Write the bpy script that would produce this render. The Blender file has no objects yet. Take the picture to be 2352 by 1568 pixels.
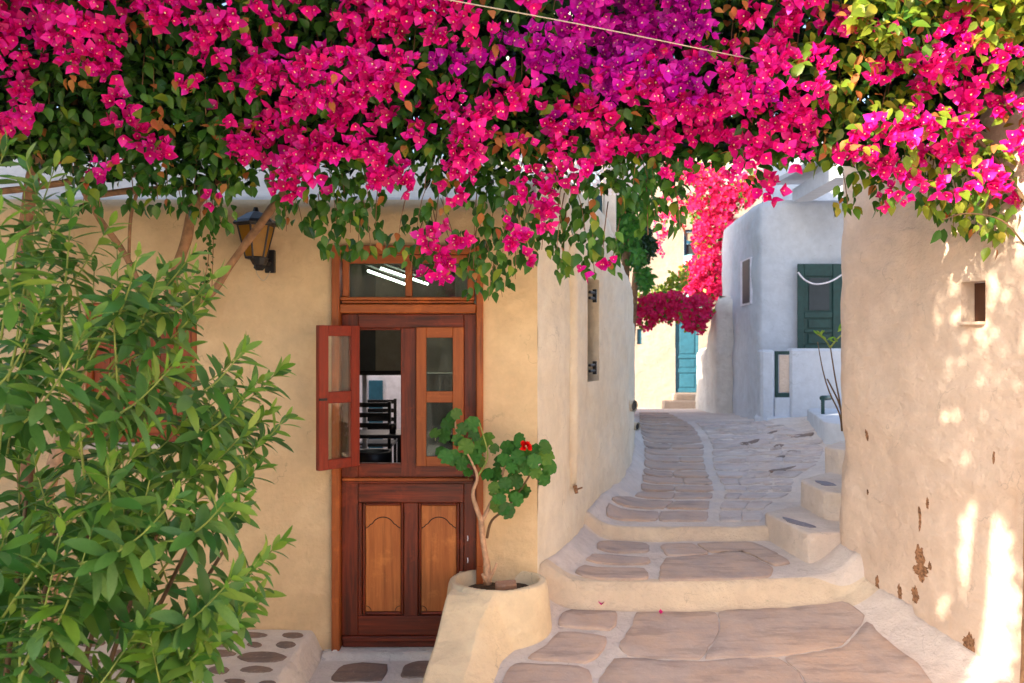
import bpy, math, random
import numpy as np
from mathutils import Vector, Matrix, noise

random.seed(7); np.random.seed(7)
C = bpy.context.scene.collection
PI = math.pi
F = 1900.0; CU = 1176.0; CV = 784.0; H = 1.9        # photo measured on a 2352 x 1568 sheet

# ------------------------------------------------------------------ camera, sky, sun, exposure
cam = bpy.data.cameras.new('camera'); camo = bpy.data.objects.new('camera', cam); C.objects.link(camo)
camo.location = (0, 0, H); camo.rotation_euler = (PI/2, 0, 0)
cam.sensor_width = 36; cam.lens = 36*F/2352; cam.clip_start = .05; cam.clip_end = 2000
cam.dof.use_dof = True; cam.dof.focus_distance = 4.9; cam.dof.aperture_fstop = 2.8
bpy.context.scene.camera = camo
SD = Vector((-.8, -.6, .53)).normalized()
elev = math.asin(SD.z)
w = bpy.data.worlds.new('World'); bpy.context.scene.world = w; w.use_nodes = True
nt = w.node_tree; bg = nt.nodes['Background']
sk = nt.nodes.new('ShaderNodeTexSky'); sk.sky_type = 'NISHITA'; sk.sun_disc = False
sk.sun_elevation = elev; sk.sun_rotation = math.atan2(SD.x, SD.y)
sk.air_density = 1.0; sk.dust_density = 2.2; sk.ozone_density = .8
nt.links.new(sk.outputs[0], bg.inputs[0]); bg.inputs[1].default_value = 0.15
sl = bpy.data.lights.new('sun', 'SUN'); sl.energy = 5.0; sl.angle = math.radians(.55); sl.color = (1, .84, .62)
so = bpy.data.objects.new('sun', sl); C.objects.link(so); so.rotation_euler = SD.to_track_quat('Z', 'Y').to_euler()
vs = bpy.context.scene.view_settings
vs.view_transform = 'Standard'; vs.look = 'None'; vs.gamma = 1; vs.exposure = 1.55; vs.use_curve_mapping = False
bpy.context.scene.cycles.max_bounces = 8; bpy.context.scene.cycles.diffuse_bounces = 5
bpy.context.scene.cycles.transparent_max_bounces = 8

# ------------------------------------------------------------------ helpers
def P(u, v, Y): return Vector(((u-CU)*Y/F, Y, H+(CV-v)*Y/F))
def tag(o, label=None, cat=None, group=None, kind=None):
    if label: o['label'] = label
    if cat: o['category'] = cat
    if group: o['group'] = group
    if kind: o['kind'] = kind
    return o
def empty(name, loc=(0, 0, 0), label=None, cat=None, group=None):
    o = bpy.data.objects.new(name, None); C.objects.link(o); o.location = loc; o.empty_display_size = .1
    return tag(o, label, cat, group)
WORLD = {}
def wloc(o):
    v = Vector((0, 0, 0))
    while o is not None: v += o.location; o = o.parent
    return v
class MB:
    """collects shapes; build() links them as one mesh object (world coordinates in, parent-relative out)"""
    def __init__(s): s.v = []; s.f = []
    def add(s, vs, fs):
        n = len(s.v); s.v += [tuple(p) for p in vs]; s.f += [tuple(i+n for i in f) for f in fs]
    def box(s, x0, x1, y0, y1, z0, z1, b=0.0):
        if b <= 0:
            s.add([(x, y, z) for z in (z0, z1) for y in (y0, y1) for x in (x0, x1)],
                  [(0, 2, 3, 1), (4, 5, 7, 6), (0, 1, 5, 4), (2, 6, 7, 3), (0, 4, 6, 2), (1, 3, 7, 5)])
        else:
            b = min(b, (x1-x0)*.4, (y1-y0)*.4, (z1-z0)*.4)
            vv = []
            for (z, i) in ((z0, b), (z0+b, 0), (z1-b, 0), (z1, b)):
                if i:   # inset ring
                    r = [(x0+b, y0+b), (x1-b, y0+b), (x1-b, y0+b), (x1-b, y1-b), (x1-b, y1-b), (x0+b, y1-b), (x0+b, y1-b), (x0+b, y0+b)]
                else:
                    r = [(x0+b, y0), (x1-b, y0), (x1, y0+b), (x1, y1-b), (x1-b, y1), (x0+b, y1), (x0, y1-b), (x0, y0+b)]
                vv += [(a, c, z) for a, c in r]
            ff = []
            for k in range(3):
                for i in range(8):
                    j = (i+1) % 8; ff.append((k*8+i, k*8+j, k*8+8+j, k*8+8+i))
            ff.append((7-0, 6, 5, 4, 3, 2, 1, 0)); ff.append(tuple(range(24, 32)))
            s.add(vv, ff)
    def rbox(s, c, ax, ay, az, hx, hy, hz):
        c = Vector(c); ax, ay, az = Vector(ax).normalized()*hx, Vector(ay).normalized()*hy, Vector(az).normalized()*hz
        s.add([c+ax*i+ay*j+az*k for k in (-1, 1) for j in (-1, 1) for i in (-1, 1)],
              [(0, 2, 3, 1), (4, 5, 7, 6), (0, 1, 5, 4), (2, 6, 7, 3), (0, 4, 6, 2), (1, 3, 7, 5)])
    def tube(s, pts, r, n=7, sub=1, wob=0.0, cap=True):
        pts = [Vector(p) for p in pts]
        if not hasattr(r, '__len__'): r = [r]*len(pts)
        if sub > 1 and len(pts) > 2:
            q, rr = [], []
            for i in range(len(pts)-1):
                a, b, c_, d = pts[max(i-1, 0)], pts[i], pts[i+1], pts[min(i+2, len(pts)-1)]
                for k in range(sub):
                    t = k/sub
                    q.append(.5*((2*b)+(c_-a)*t+(2*a-5*b+4*c_-d)*t*t+(3*b-a-3*c_+d)*t**3)); rr.append(r[i]*(1-t)+r[i+1]*t)
            q.append(pts[-1]); rr.append(r[-1]); pts, r = q, rr
        vv, ff = [], []
        t0 = (pts[1]-pts[0]).normalized(); up = Vector((0, 0, 1)) if abs(t0.z) < .9 else Vector((1, 0, 0))
        nn = t0.cross(up).normalized()
        for i, p in enumerate(pts):
            t = (pts[min(i+1, len(pts)-1)]-pts[max(i-1, 0)])
            if t.length < 1e-9: t = t0.copy()
            t.normalize(); nn = (nn-t*nn.dot(t))
            if nn.length < 1e-6: nn = t.orthogonal()
            nn.normalize(); bb = t.cross(nn)
            for k in range(n):
                a = 2*PI*k/n; q = r[i]
                if wob: q *= 1+wob*noise.noise(Vector((p.x*9+math.cos(a), p.y*9+math.sin(a), p.z*9)))
                vv.append(p+nn*math.cos(a)*q+bb*math.sin(a)*q)
        for i in range(len(pts)-1):
            for k in range(n):
                j = (k+1) % n; ff.append((i*n+k, i*n+j, (i+1)*n+j, (i+1)*n+k))
        if cap: ff.append(tuple(range(n-1, -1, -1))); ff.append(tuple((len(pts)-1)*n+k for k in range(n)))
        s.add(vv, ff)
    def lathe(s, cx, cy, prof, n=16, rot=0):
        vv = [(cx+r*math.cos(rot+2*PI*k/n), cy+r*math.sin(rot+2*PI*k/n), z) for r, z in prof for k in range(n)]
        ff = [(i*n+k, i*n+(k+1) % n, (i+1)*n+(k+1) % n, (i+1)*n+k) for i in range(len(prof)-1) for k in range(n)]
        ff += [tuple(range(n-1, -1, -1)), tuple((len(prof)-1)*n+k for k in range(n))]
        s.add(vv, ff)
    def build(s, name, mat, parent=None, smooth=False, label=None, cat=None, group=None, kind=None, origin=None):
        if parent is not None: o0 = wloc(parent)
        else: o0 = Vector((0, 0, 0))
        og = Vector(origin) if origin is not None else Vector((0, 0, 0))
        base = og if origin is not None else o0
        me = bpy.data.meshes.new(name)
        me.from_pydata([(p[0]-base.x, p[1]-base.y, p[2]-base.z) for p in s.v], [], s.f)
        me.materials.append(mat)
        if smooth: me.polygons.foreach_set('use_smooth', [True]*len(me.polygons))
        me.update()
        o = bpy.data.objects.new(name, me); C.objects.link(o)
        if parent is not None: o.parent = parent
        o.location = base - o0
        return tag(o, label, cat, group, kind)
def npmesh(name, V, Fq, mats, matidx=None, smooth=True):
    """V (n,3), Fq list of arrays (m,k)"""
    me = bpy.data.meshes.new(name)
    me.vertices.add(len(V)); me.vertices.foreach_set('co', np.ascontiguousarray(V, dtype=np.float32).ravel())
    tot = sum(f.size for f in Fq); nf = sum(len(f) for f in Fq)
    me.loops.add(tot); me.loops.foreach_set('vertex_index', np.concatenate([f.ravel() for f in Fq]).astype(np.int32))
    st, c = [], 0
    for f in Fq:
        st.append(c+np.arange(len(f))*f.shape[1]); c += f.size
    me.polygons.add(nf); me.polygons.foreach_set('loop_start', np.concatenate(st).astype(np.int32))
    if matidx is not None: me.polygons.foreach_set('material_index', np.asarray(matidx, dtype=np.int32))
    me.polygons.foreach_set('use_smooth', np.full(nf, smooth))
    for m in mats: me.materials.append(m)
    me.update(calc_edges=True); me.validate()
    return me
def link(name, me, parent=None, **k):
    o = bpy.data.objects.new(name, me); C.objects.link(o)
    if parent is not None: o.parent = parent; o.location = -wloc(parent)
    return tag(o, **k)
def N3(x, y, z, s=1.0): return noise.noise(Vector((x*s, y*s, z*s)))
def fbm(x, y, z, s=1.0): return N3(x, y, z, s)+.5*N3(x+7, y, z, s*2.1)+.25*N3(x, y+3, z, s*4.3)
def ss(a, b, x):
    t = min(1, max(0, (x-a)/(b-a))); return t*t*(3-2*t)
def lerp_tab(tab, x):
    if x <= tab[0][0]: return tab[0][1]
    for (a, p), (b, q) in zip(tab, tab[1:]):
        if x <= b: return p+(q-p)*(x-a)/(b-a)
    return tab[-1][1]

# ------------------------------------------------------------------ materials
def newmat(name):
    m = bpy.data.materials.new(name); m.use_nodes = True
    return m, m.node_tree, m.node_tree.nodes['Principled BSDF']
def nd(t, typ, **k):
    n = t.nodes.new(typ)
    for a, b in k.items(): setattr(n, a, b)
    return n
def noisenode(t, scale, detail=5, rough=.55, vec=None, stretch=None):
    tc = nd(t, 'ShaderNodeTexCoord'); mp = nd(t, 'ShaderNodeMapping'); n = nd(t, 'ShaderNodeTexNoise')
    t.links.new(tc.outputs['Object'], mp.inputs[0])
    if stretch: mp.inputs['Scale'].default_value = stretch
    t.links.new(mp.outputs[0], n.inputs['Vector'])
    n.inputs['Scale'].default_value = scale; n.inputs['Detail'].default_value = detail; n.inputs['Roughness'].default_value = rough
    return n
def ramp(t, src, stops):
    r = nd(t, 'ShaderNodeValToRGB'); e = r.color_ramp.elements
    e[0].position, e[0].color = stops[0][0], (*stops[0][1], 1); e[1].position, e[1].color = stops[-1][0], (*stops[-1][1], 1)
    for p, c in stops[1:-1]:
        x = e.new(p); x.color = (*c, 1)
    t.links.new(src, r.inputs[0]); return r
def mixc(t, fac, a, b, mode='MIX'):
    m = nd(t, 'ShaderNodeMix', data_type='RGBA', blend_type=mode)
    if isinstance(fac, float): m.inputs[0].default_value = fac
    else: t.links.new(fac, m.inputs[0])
    for i, x in ((6, a), (7, b)):
        if isinstance(x, tuple): m.inputs[i].default_value = (*x, 1)
        else: t.links.new(x, m.inputs[i])
    return m.outputs[2]
def bump(t, bs, hs, dist=.01, strength=.6):
    prev = None
    for h in hs:
        b = nd(t, 'ShaderNodeBump'); b.inputs['Strength'].default_value = strength; b.inputs['Distance'].default_value = h[1]
        t.links.new(h[0], b.inputs['Height'])
        if prev is not None: t.links.new(prev.outputs[0], b.inputs['Normal'])
        prev = b
    t.links.new(prev.outputs[0], bs.inputs['Normal'])
def plaster(name, c, c2=None, stain=(.42, .26, .14), amt=.35, bstr=.7, crack=.5):
    m, t, bs = newmat(name)
    c2 = c2 or tuple(x*.86 for x in c)
    n1 = noisenode(t, 1.3, 7, .65); n2 = noisenode(t, 7, 7, .7); n3 = noisenode(t, 3.2, 7, .65, stretch=(1, 1, .16)); n4 = noisenode(t, 60, 4, .7); n5 = noisenode(t, 4.5, 3, .5, stretch=(1, 1, 1.8))
    base = ramp(t, n1.outputs[0], [(.38, c2), (.62, c)])
    c_ = mixc(t, ramp(t, n3.outputs[0], [(.54, (0, 0, 0)), (.76, (amt, amt, amt))]).outputs[0], base.outputs[0], stain)
    c_ = mixc(t, ramp(t, n2.outputs[0], [(.36, (.34, .34, .34)), (.56, (0, 0, 0))]).outputs[0], c_, tuple(x*.70 for x in c))
    c_ = mixc(t, ramp(t, n2.outputs[0], [(.55, (0, 0, 0)), (.72, (.35, .35, .35))]).outputs[0], c_, tuple(min(.85, x*1.12+.03) for x in c))
    c_ = mixc(t, ramp(t, n4.outputs[0], [(.68, (0, 0, 0)), (.78, (.5, .5, .5))]).outputs[0], c_, tuple(x*.5 for x in stain))
    # hairline cracks: warped cell borders, only where a slow noise lets them through
    tc = nd(t, 'ShaderNodeTexCoord'); nw = nd(t, 'ShaderNodeTexNoise'); nw.inputs['Scale'].default_value = 2.5; nw.inputs['Detail'].default_value = 6
    mv = nd(t, 'ShaderNodeVectorMath', operation='ADD'); t.links.new(tc.outputs['Object'], nw.inputs['Vector']); t.links.new(tc.outputs['Object'], mv.inputs[0]); t.links.new(nw.outputs['Color'], mv.inputs[1])
    vo = nd(t, 'ShaderNodeTexVoronoi', feature='DISTANCE_TO_EDGE'); vo.inputs['Scale'].default_value = 1.1; t.links.new(mv.outputs[0], vo.inputs['Vector'])
    cr = ramp(t, vo.outputs['Distance'], [(0, (crack,)*3), (.006, (0, 0, 0))]); gate = ramp(t, n5.outputs[0], [(.5, (0, 0, 0)), (.6, (1, 1, 1))])
    g2 = mixc(t, 1.0, cr.outputs[0], gate.outputs[0], 'MULTIPLY')
    c_ = mixc(t, g2, c_, tuple(x*.45 for x in c))
    t.links.new(c_, bs.inputs['Base Color']); bs.inputs['Roughness'].default_value = .92
    bs.inputs['Specular IOR Level'].default_value = .2
    bump(t, bs, [(n1.outputs[0], .05), (n2.outputs[0], .022), (n5.outputs[0], .03), (n4.outputs[0], .003)], strength=bstr)
    return m
def stone(name, c, c2, vary=.25, wash=.0):
    m, t, bs = newmat(name)
    n1 = noisenode(t, 5, 6, .6); n2 = noisenode(t, 28, 6, .7); n3 = noisenode(t, 9, 4, .6, stretch=(.35, 1.6, 1))
    oi = nd(t, 'ShaderNodeObjectInfo')
    base = ramp(t, n1.outputs[0], [(.35, c2), (.65, c)]).outputs[0]
    v = ramp(t, oi.outputs['Random'], [(0, (1-vary,)*3), (1, (1+vary*.6,)*3)]).outputs[0]
    base = mixc(t, 1.0, base, v, 'MULTIPLY')
    n6 = noisenode(t, 2.3, 7, .7)
    base = mixc(t, ramp(t, n6.outputs[0], [(.42, (0, 0, 0)), (.62, (.6, .6, .6))]).outputs[0], base, (c[0]*1.2, c[1]*1.02, c[2]*.82))
    base = mixc(t, ramp(t, n3.outputs[0], [(.52, (0, 0, 0)), (.66, (.45, .45, .45))]).outputs[0], base, tuple(x*.55 for x in c2))
    base = mixc(t, ramp(t, n2.outputs[0], [(.55, (0, 0, 0)), (.75, (.35+wash,)*3)]).outputs[0], base, (.62, .52, .47))
    if wash:
        n5 = noisenode(t, 3.2, 8, .7)
        base = mixc(t, ramp(t, n5.outputs[0], [(.38, (0, 0, 0)), (.6, (wash,)*3)]).outputs[0], base, (.62, .56, .53))
    t.links.new(base, bs.inputs['Base Color']); bs.inputs['Roughness'].default_value = .75
    bump(t, bs, [(n1.outputs[0], .02), (n3.outputs[0], .008), (n2.outputs[0], .004)], strength=.8)
    return m
def wood(name, c, c2, axis='z', dark=(.03, .012, .006), wear=.35, rough=.5):
    m, t, bs = newmat(name)
    st = {'z': (14, 14, .9), 'x': (.9, 14, 14)}[axis]
    n1 = noisenode(t, 3, 7, .65, stretch=st); n2 = noisenode(t, 5, 5, .6, stretch=tuple(x*.35 for x in st)); n3 = noisenode(t, 4, 6, .7)
    base = ramp(t, n1.outputs[0], [(.3, c2), (.7, c)]).outputs[0]
    base = mixc(t, ramp(t, n2.outputs[0], [(.56, (0, 0, 0)), (.72, (wear*1.6,)*3)]).outputs[0], base, dark)
    base = mixc(t, ramp(t, n3.outputs[0], [(.55, (0, 0, 0)), (.7, (wear,)*3)]).outputs[0], base, tuple(min(1, x*2.2) for x in c))
    t.links.new(base, bs.inputs['Base Color']); bs.inputs['Roughness'].default_value = rough
    bump(t, bs, [(n1.outputs[0], .003)], strength=.7)
    return m
def flat(name, c, rough=.6, metal=0, bumpd=0, vary=.12, scale=14):
    m, t, bs = newmat(name)
    n = noisenode(t, scale, 5)
    t.links.new(ramp(t, n.outputs[0], [(.3, tuple(x*(1-vary) for x in c)), (.7, tuple(min(1, x*(1+vary)) for x in c))]).outputs[0], bs.inputs['Base Color'])
    bs.inputs['Roughness'].default_value = rough; bs.inputs['Metallic'].default_value = metal
    if bumpd: bump(t, bs, [(n.outputs[0], bumpd)])
    return m
def leafmat(name, cols, transl=.3, rough=.45, tcol=None, spec=.4, detail=22):
    """cols: colour stops across a random number that each leaf has"""
    m, t, bs = newmat(name)
    g = nd(t, 'ShaderNodeNewGeometry'); oi = nd(t, 'ShaderNodeObjectInfo')
    a = nd(t, 'ShaderNodeMath', operation='ADD'); fr = nd(t, 'ShaderNodeMath', operation='FRACT')
    t.links.new(g.outputs['Random Per Island'], a.inputs[0]); t.links.new(oi.outputs['Random'], a.inputs[1]); t.links.new(a.outputs[0], fr.inputs[0])
    k = len(cols)
    r = ramp(t, fr.outputs[0], [(i/(k-1), c) for i, c in enumerate(cols)])
    n = noisenode(t, detail, 3)
    col = mixc(t, ramp(t, n.outputs[0], [(.4, (.0, .0, .0)), (.7, (.25, .25, .25))]).outputs[0], r.outputs[0], tuple(x*.6 for x in cols[0]))
    t.links.new(col, bs.inputs['Base Color']); bs.inputs['Roughness'].default_value = rough; bs.inputs['Specular IOR Level'].default_value = spec
    tr = nd(t, 'ShaderNodeBsdfTranslucent'); mx = nd(t, 'ShaderNodeMixShader'); mx.inputs[0].default_value = transl
    if tcol: 
        tc = mixc(t, .6, col, tcol); t.links.new(tc, tr.inputs[0])
    else: t.links.new(col, tr.inputs[0])
    t.links.new(bs.outputs[0], mx.inputs[1]); t.links.new(tr.outputs[0], mx.inputs[2])
    t.links.new(mx.outputs[0], t.nodes['Material Output'].inputs[0])
    return m
def glass(name, tint=(.75, .85, .8), dirt=.25):
    m, t, bs = newmat(name)
    gl = nd(t, 'ShaderNodeBsdfGlossy'); gl.inputs['Roughness'].default_value = .03; gl.inputs[0].default_value = (.9, .95, .95, 1)
    tr = nd(t, 'ShaderNodeBsdfTransparent'); tr.inputs[0].default_value = (*tint, 1)
    fz = nd(t, 'ShaderNodeFresnel'); fz.inputs[0].default_value = 1.5
    mx = nd(t, 'ShaderNodeMixShader'); t.links.new(fz.outputs[0], mx.inputs[0]); t.links.new(tr.outputs[0], mx.inputs[1]); t.links.new(gl.outputs[0], mx.inputs[2])
    df = nd(t, 'ShaderNodeBsdfDiffuse'); df.inputs[0].default_value = (.3, .32, .28, 1)
    n = noisenode(t, 6, 6, .7, stretch=(2, 2, .5)); r = ramp(t, n.outputs[0], [(.4, (.02,)*3), (.75, (dirt,)*3)])
    m2 = nd(t, 'ShaderNodeMixShader'); t.links.new(r.outputs[0], m2.inputs[0]); t.links.new(mx.outputs[0], m2.inputs[1]); t.links.new(df.outputs[0], m2.inputs[2])
    t.links.new(m2.outputs[0], t.nodes['Material Output'].inputs[0])
    return m
def emit(name, c, s):
    m, t, bs = newmat(name); bs.inputs['Emission Color'].default_value = (*c, 1); bs.inputs['Emission Strength'].default_value = s
    bs.inputs['Base Color'].default_value = (.8, .8, .8, 1); return m

M_yellow = plaster('warm_lit_ochre_plaster', (.78, .60, .37), (.71, .52, .31), amt=.12, bstr=.55)  # yellow paint with the warm bounced light mixed into its colour
M_alley = plaster('alley_whitewash', (.80, .73, .60), (.75, .66, .51), (.55, .36, .2), amt=.35)
M_right = plaster('rosy_whitewash', (.73, .60, .50), (.66, .52, .42), (.55, .31, .17), amt=.35, bstr=.9)
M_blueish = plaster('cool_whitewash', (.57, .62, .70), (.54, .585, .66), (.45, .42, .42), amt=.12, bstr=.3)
M_white = plaster('whitewash', (.76, .72, .66), (.70, .66, .60), (.40, .33, .28), amt=.4)
M_far = plaster('sunny_whitewash', (.42, .35, .30), (.38, .31, .26), (.6, .45, .3), amt=.2)
M_step = plaster('step_whitewash', (.74, .62, .47), (.66, .53, .41), (.50, .34, .22), amt=.4, bstr=.9)  # riser colour, warmed to stand for bounced sunlight
M_joint = plaster('joint_whitewash', (.74, .66, .60), (.64, .56, .51), (.42, .31, .25), amt=.4, bstr=1)
M_planter = plaster('planter_plaster', (.82, .68, .46), (.76, .61, .41), (.55, .38, .2), amt=.2)  # yellow of the warm bounced light is put into the planter's colour
M_stone = stone('paving_stone', (.52, .415, .36), (.41, .325, .29), vary=.14)
M_rough = stone('washed_stone', (.54, .46, .43), (.40, .335, .33), wash=.75)
M_grey = stone('grey_stone', (.26, .20, .17), (.19, .155, .14))
M_blueslab = stone('slate_slab', (.22, .22, .28), (.16, .16, .21))
M_jamb = wood('orange_brown_wood', (.42, .115, .022), (.27, .062, .012), 'z', wear=.35)
M_jambx = wood('orange_brown_wood_across', (.42, .115, .022), (.27, .062, .012), 'x', wear=.35)
M_door = wood('dark_red_wood', (.24, .036, .010), (.045, .009, .004), 'z', wear=.42, rough=.42)
M_doorx = wood('dark_red_wood_across', (.24, .036, .010), (.045, .009, .004), 'x', wear=.42, rough=.42)
M_panel = wood('pale_panel_wood', (.56, .19, .045), (.36, .10, .022), 'z', dark=(.14, .045, .012), wear=.35)
M_red = wood('red_casement_wood', (.27, .022, .006), (.16, .012, .004), 'z', wear=.2, rough=.35)
M_redx = wood('red_casement_wood_across', (.27, .022, .006), (.16, .012, .004), 'x', wear=.2, rough=.35)
M_shut = wood('shutter_wood', (.36, .07, .02), (.2, .035, .012), 'z', wear=.35)
M_line = flat('dark_line', (.03, .013, .008))
M_stepw = plaster('stair_whitewash', (.68, .60, .54), (.62, .52, .45), (.50, .34, .22), amt=.4, bstr=.9)
M_glass = glass('window_glass')
M_glassdark = glass('dusty_glass', (.6, .7, .62), .30)
M_clear = glass('clear_glass', (.96, .97, .95), .03)
M_black = flat('black_iron', (.012, .011, .012), .45)
M_amber = leafmat('amber_glass', [(.45, .22, .02), (.55, .28, .03)], .5, .15)
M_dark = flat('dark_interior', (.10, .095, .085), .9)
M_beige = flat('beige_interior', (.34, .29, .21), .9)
M_iwhite = flat('courtyard_white', (.8, .78, .86), .9)
M_brown = wood('brown_shutter_wood', (.085, .03, .014), (.05, .018, .01), 'z', wear=.2)
M_green = flat('dark_green_paint', (.008, .048, .045), .45, vary=.25)
M_greenpane = flat('dark_pane', (.03, .042, .05), .55)
M_teal = flat('teal_blue_paint', (.022, .12, .19), .5, vary=.18)
M_tealdark = flat('teal_blue_shade', (.02, .11, .2), .5)
M_aqua = flat('aqua_paint', (.17, .46, .52), .5)
M_wire = flat('cable_sheath', (.50, .42, .31), .5)
M_bark = flat('bougainvillea_bark', (.30, .165, .085), .85, bumpd=.006, vary=.35, scale=22)
M_pbark = flat('pale_bark', (.52, .32, .20), .85, bumpd=.006, vary=.3, scale=30)
M_stem = flat('green_stem', (.24, .30, .06), .55, vary=.4)
M_stem2 = flat('brown_stem', (.13, .075, .035), .7)
M_soil = flat('soil', (.07, .04, .02), .95, bumpd=.02, vary=.5, scale=30)
M_brick = stone('old_brick', (.36, .20, .12), (.22, .13, .09))
M_chip = flat('bare_plaster', (.26, .135, .07), .95, bumpd=.006, vary=.7, scale=55)
M_pink = leafmat('magenta_bract', [(.76, .002, .20), (.94, .006, .40), (.48, .001, .12), (.97, .020, .56), (.90, .003, .30), (.92, .008, .24)], .24, .5, detail=30)
M_violet = leafmat('violet_bract', [(.55, .003, .38), (.66, .004, .50), (.46, .002, .36), (.78, .004, .46)], .24, .5, detail=30)
M_fpink = leafmat('red_pink_bract', [(.72, .004, .10), (.80, .01, .16), (.66, .002, .07), (.85, .03, .20)], .3, .6)
M_flo = flat('cream_floret', (.85, .72, .35), .6)
M_leaf = leafmat('bougainvillea_leaf', [(.030, .12, .022), (.06, .19, .028), (.018, .07, .016), (.12, .28, .03), (.04, .145, .022)], .25, .35, (.10, .28, .02))
M_leafd = leafmat('bougainvillea_shaded_leaf', [(.014, .045, .011), (.022, .07, .014), (.010, .03, .009), (.018, .055, .014)], .2, .4)  # darker copy of the leaf colour, for the shade inside the mass
M_leafy = leafmat('bougainvillea_young_sunlit_leaf', [(.16, .30, .025), (.30, .36, .03), (.10, .22, .02), (.42, .36, .04)], .4, .4)  # young leaves; the sunlit yellow of the upper right is in this colour too
M_dry = leafmat('dry_bract', [(.48, .17, .035), (.38, .12, .03), (.58, .26, .07), (.55, .12, .05)], .35, .6)
M_ole = leafmat('oleander_leaf', [(.055, .19, .03), (.13, .30, .06), (.025, .10, .022), (.22, .38, .06), (.13, .27, .09), (.07, .22, .035)], .25, .38, (.12, .32, .03), detail=12)
M_ole2 = leafmat('oleander_young_sunlit_leaf', [(.14, .34, .04), (.24, .42, .05), (.32, .44, .08)], .35, .4, (.2, .4, .04))  # young tip leaves, brightened yellow-green to stand for sun on the top
M_ger = leafmat('geranium_leaf', [(.04, .17, .02), (.06, .23, .03), (.035, .12, .02), (.13, .27, .03)], .3, .5)
M_redf = flat('red_petal', (.8, .008, .006), .5)
M_tree = leafmat('bright_tree_leaf', [(.05, .20, .02), (.08, .27, .03), (.035, .14, .02), (.12, .32, .03)], .4, .5)
M_shrub = leafmat('dark_shrub_leaf', [(.02, .06, .015), (.035, .09, .02), (.015, .04, .012)], .2, .5)
M_gnd = plaster('lane_ground', (.55, .45, .36), (.46, .37, .30), (.35, .25, .18), amt=.3)
M_tube = emit('fluorescent_tube', (1, 1, .92), 5)

# ------------------------------------------------------------------ plan of the lane
ALLEY = [(.158, 5.13), (.205, 5.24), (.33, 5.5), (.49, 6.0), (.726, 6.6), (1.0, 7.3), (1.165, 7.95), (1.36, 9.2), (1.66, 11.4), (1.75, 13.4), (1.2, 15.2), (-.4, 15.3)]
RIGHT = [(4.4, 7.3), (3.0, 6.5), (2.33, 5.78), (2.19, 5.52), (2.215, 5.38), (2.36, 4.95), (2.5, 4.5), (2.6, 4.1), (2.75, 3.0), (2.8, 1.0), (2.8, -3.0)]
def resample(poly, ds):
    out = []; s = 0
    for i in range(len(poly)-1):
        a, b = Vector(poly[i]), Vector(poly[i+1])
        n = max(1, round((b-a).length/ds))
        for k in range(n): out.append((a.lerp(b, k/n)))
    out.append(Vector(poly[-1])); return out
def smooth_poly(poly, it=2):
    p = [Vector(q) for q in poly]
    for _ in range(it):
        q = [p[0]]
        for a, b in zip(p, p[1:]): q += [a.lerp(b, .25), a.lerp(b, .75)]
        q.append(p[-1]); p = q
    return p
ALLEY_S = smooth_poly(ALLEY); RIGHT_S = smooth_poly(RIGHT[:3])[:-1]+smooth_poly(RIGHT[2:])
def dpoly(poly, x, y):
    p = Vector((x, y)); best = 9
    for a, b in zip(poly, poly[1:]):
        ab = b-a; L = ab.length_squared
        if L < 1e-12: continue
        t = min(1, max(0, (p-a).dot(ab)/L)); d = (p-(a+ab*t)).length
        if d < best: best = d
    return best
RISE = [(6.2, .52), (6.6, .56), (8, .655), (10.4, .725), (12.6, .72), (14, .68), (16, .585), (18, .45), (26, .42)]
ROWV = [1173, 1149, 1131, 1115, 1098, 1082, 1063, 1049, 1032, 1020, 1010, 999, 989, 981, 974, 967, 961, 956, 951, 947]
def zbase(y): return lerp_tab(RISE, y)
ROWY = []
for v in ROWV:
    y = 6.2
    while y < 17 and (H-zbase(y))*F/y > v-CV: y += .01
    ROWY.append(y)
def zs0(x, y):
    n = N3(x, y, 0, 3)*.008+N3(x, y, 5, 9)*.003
    y1 = 5.175+.10*max(0, x-1.1)+.02*N3(x, 0, 3, 2.3); y2 = 6.12+.02*N3(x, 2, 3, 3)-.03*max(0, 1.0-x)
    low = .10+(min(y, 6)-4.4)*.165 if y > 3.3 else -.08
    t1 = .385+(min(y, 6.2)-5.2)*.045
    z = low+(t1-low)*ss(y1-.012, y1+.03, y)
    if y > 5.9:
        z3 = zbase(y)
        sub = 0
        for k, yy in enumerate(ROWY):
            if y < yy: 
                break
            sub = k+1
        if 0 < sub < len(ROWY):
            a, b = ROWY[sub-1], ROWY[sub]; z3 += .008-.016*((y-a)/(b-a))
        z = z+(z3-z)*ss(y2-.012, y2+.03, y)
    if y > 6.6: z += .13*max(0, x-2.1)*ss(6.6, 7.6, y)*(1-ss(10, 13, y))+.02*ss(2, 2.6, x)*fbm(x, y, 1, 4)*ss(6.6, 7, y)*(1-ss(11, 13, y))
    return z+n
def zstreet(x, y):
    z = zs0(x, y)
    if y > 4.2:
        d = dpoly(ALLEY_S, x, y)
        wd = .17+.06*N3(y, 0, 0, 1.7)
        if d < .6: z += .10*math.exp(-(d/ (wd*.6))**1.5)+.02*math.exp(-d/wd)
    if y > 3 and y < 6.6:
        d = dpoly(RIGHT_S, x, y)
        if d < 1.0: z += .15*math.exp(-(d/.12)**1.3)*(1 if y > 4.9 else .7)
    return z
def unproj(u, v, f=zs0, y0=3.6):
    a, b = (u-CU)/F, (v-CV)/F; y = y0
    while y < 24 and H-b*y > f(a*y, y): y += .02
    lo, hi = y-.02, y
    for _ in range(12):
        m = (lo+hi)/2
        if H-b*m > f(a*m, m): lo = m
        else: hi = m
    return Vector((a*hi, hi))

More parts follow.
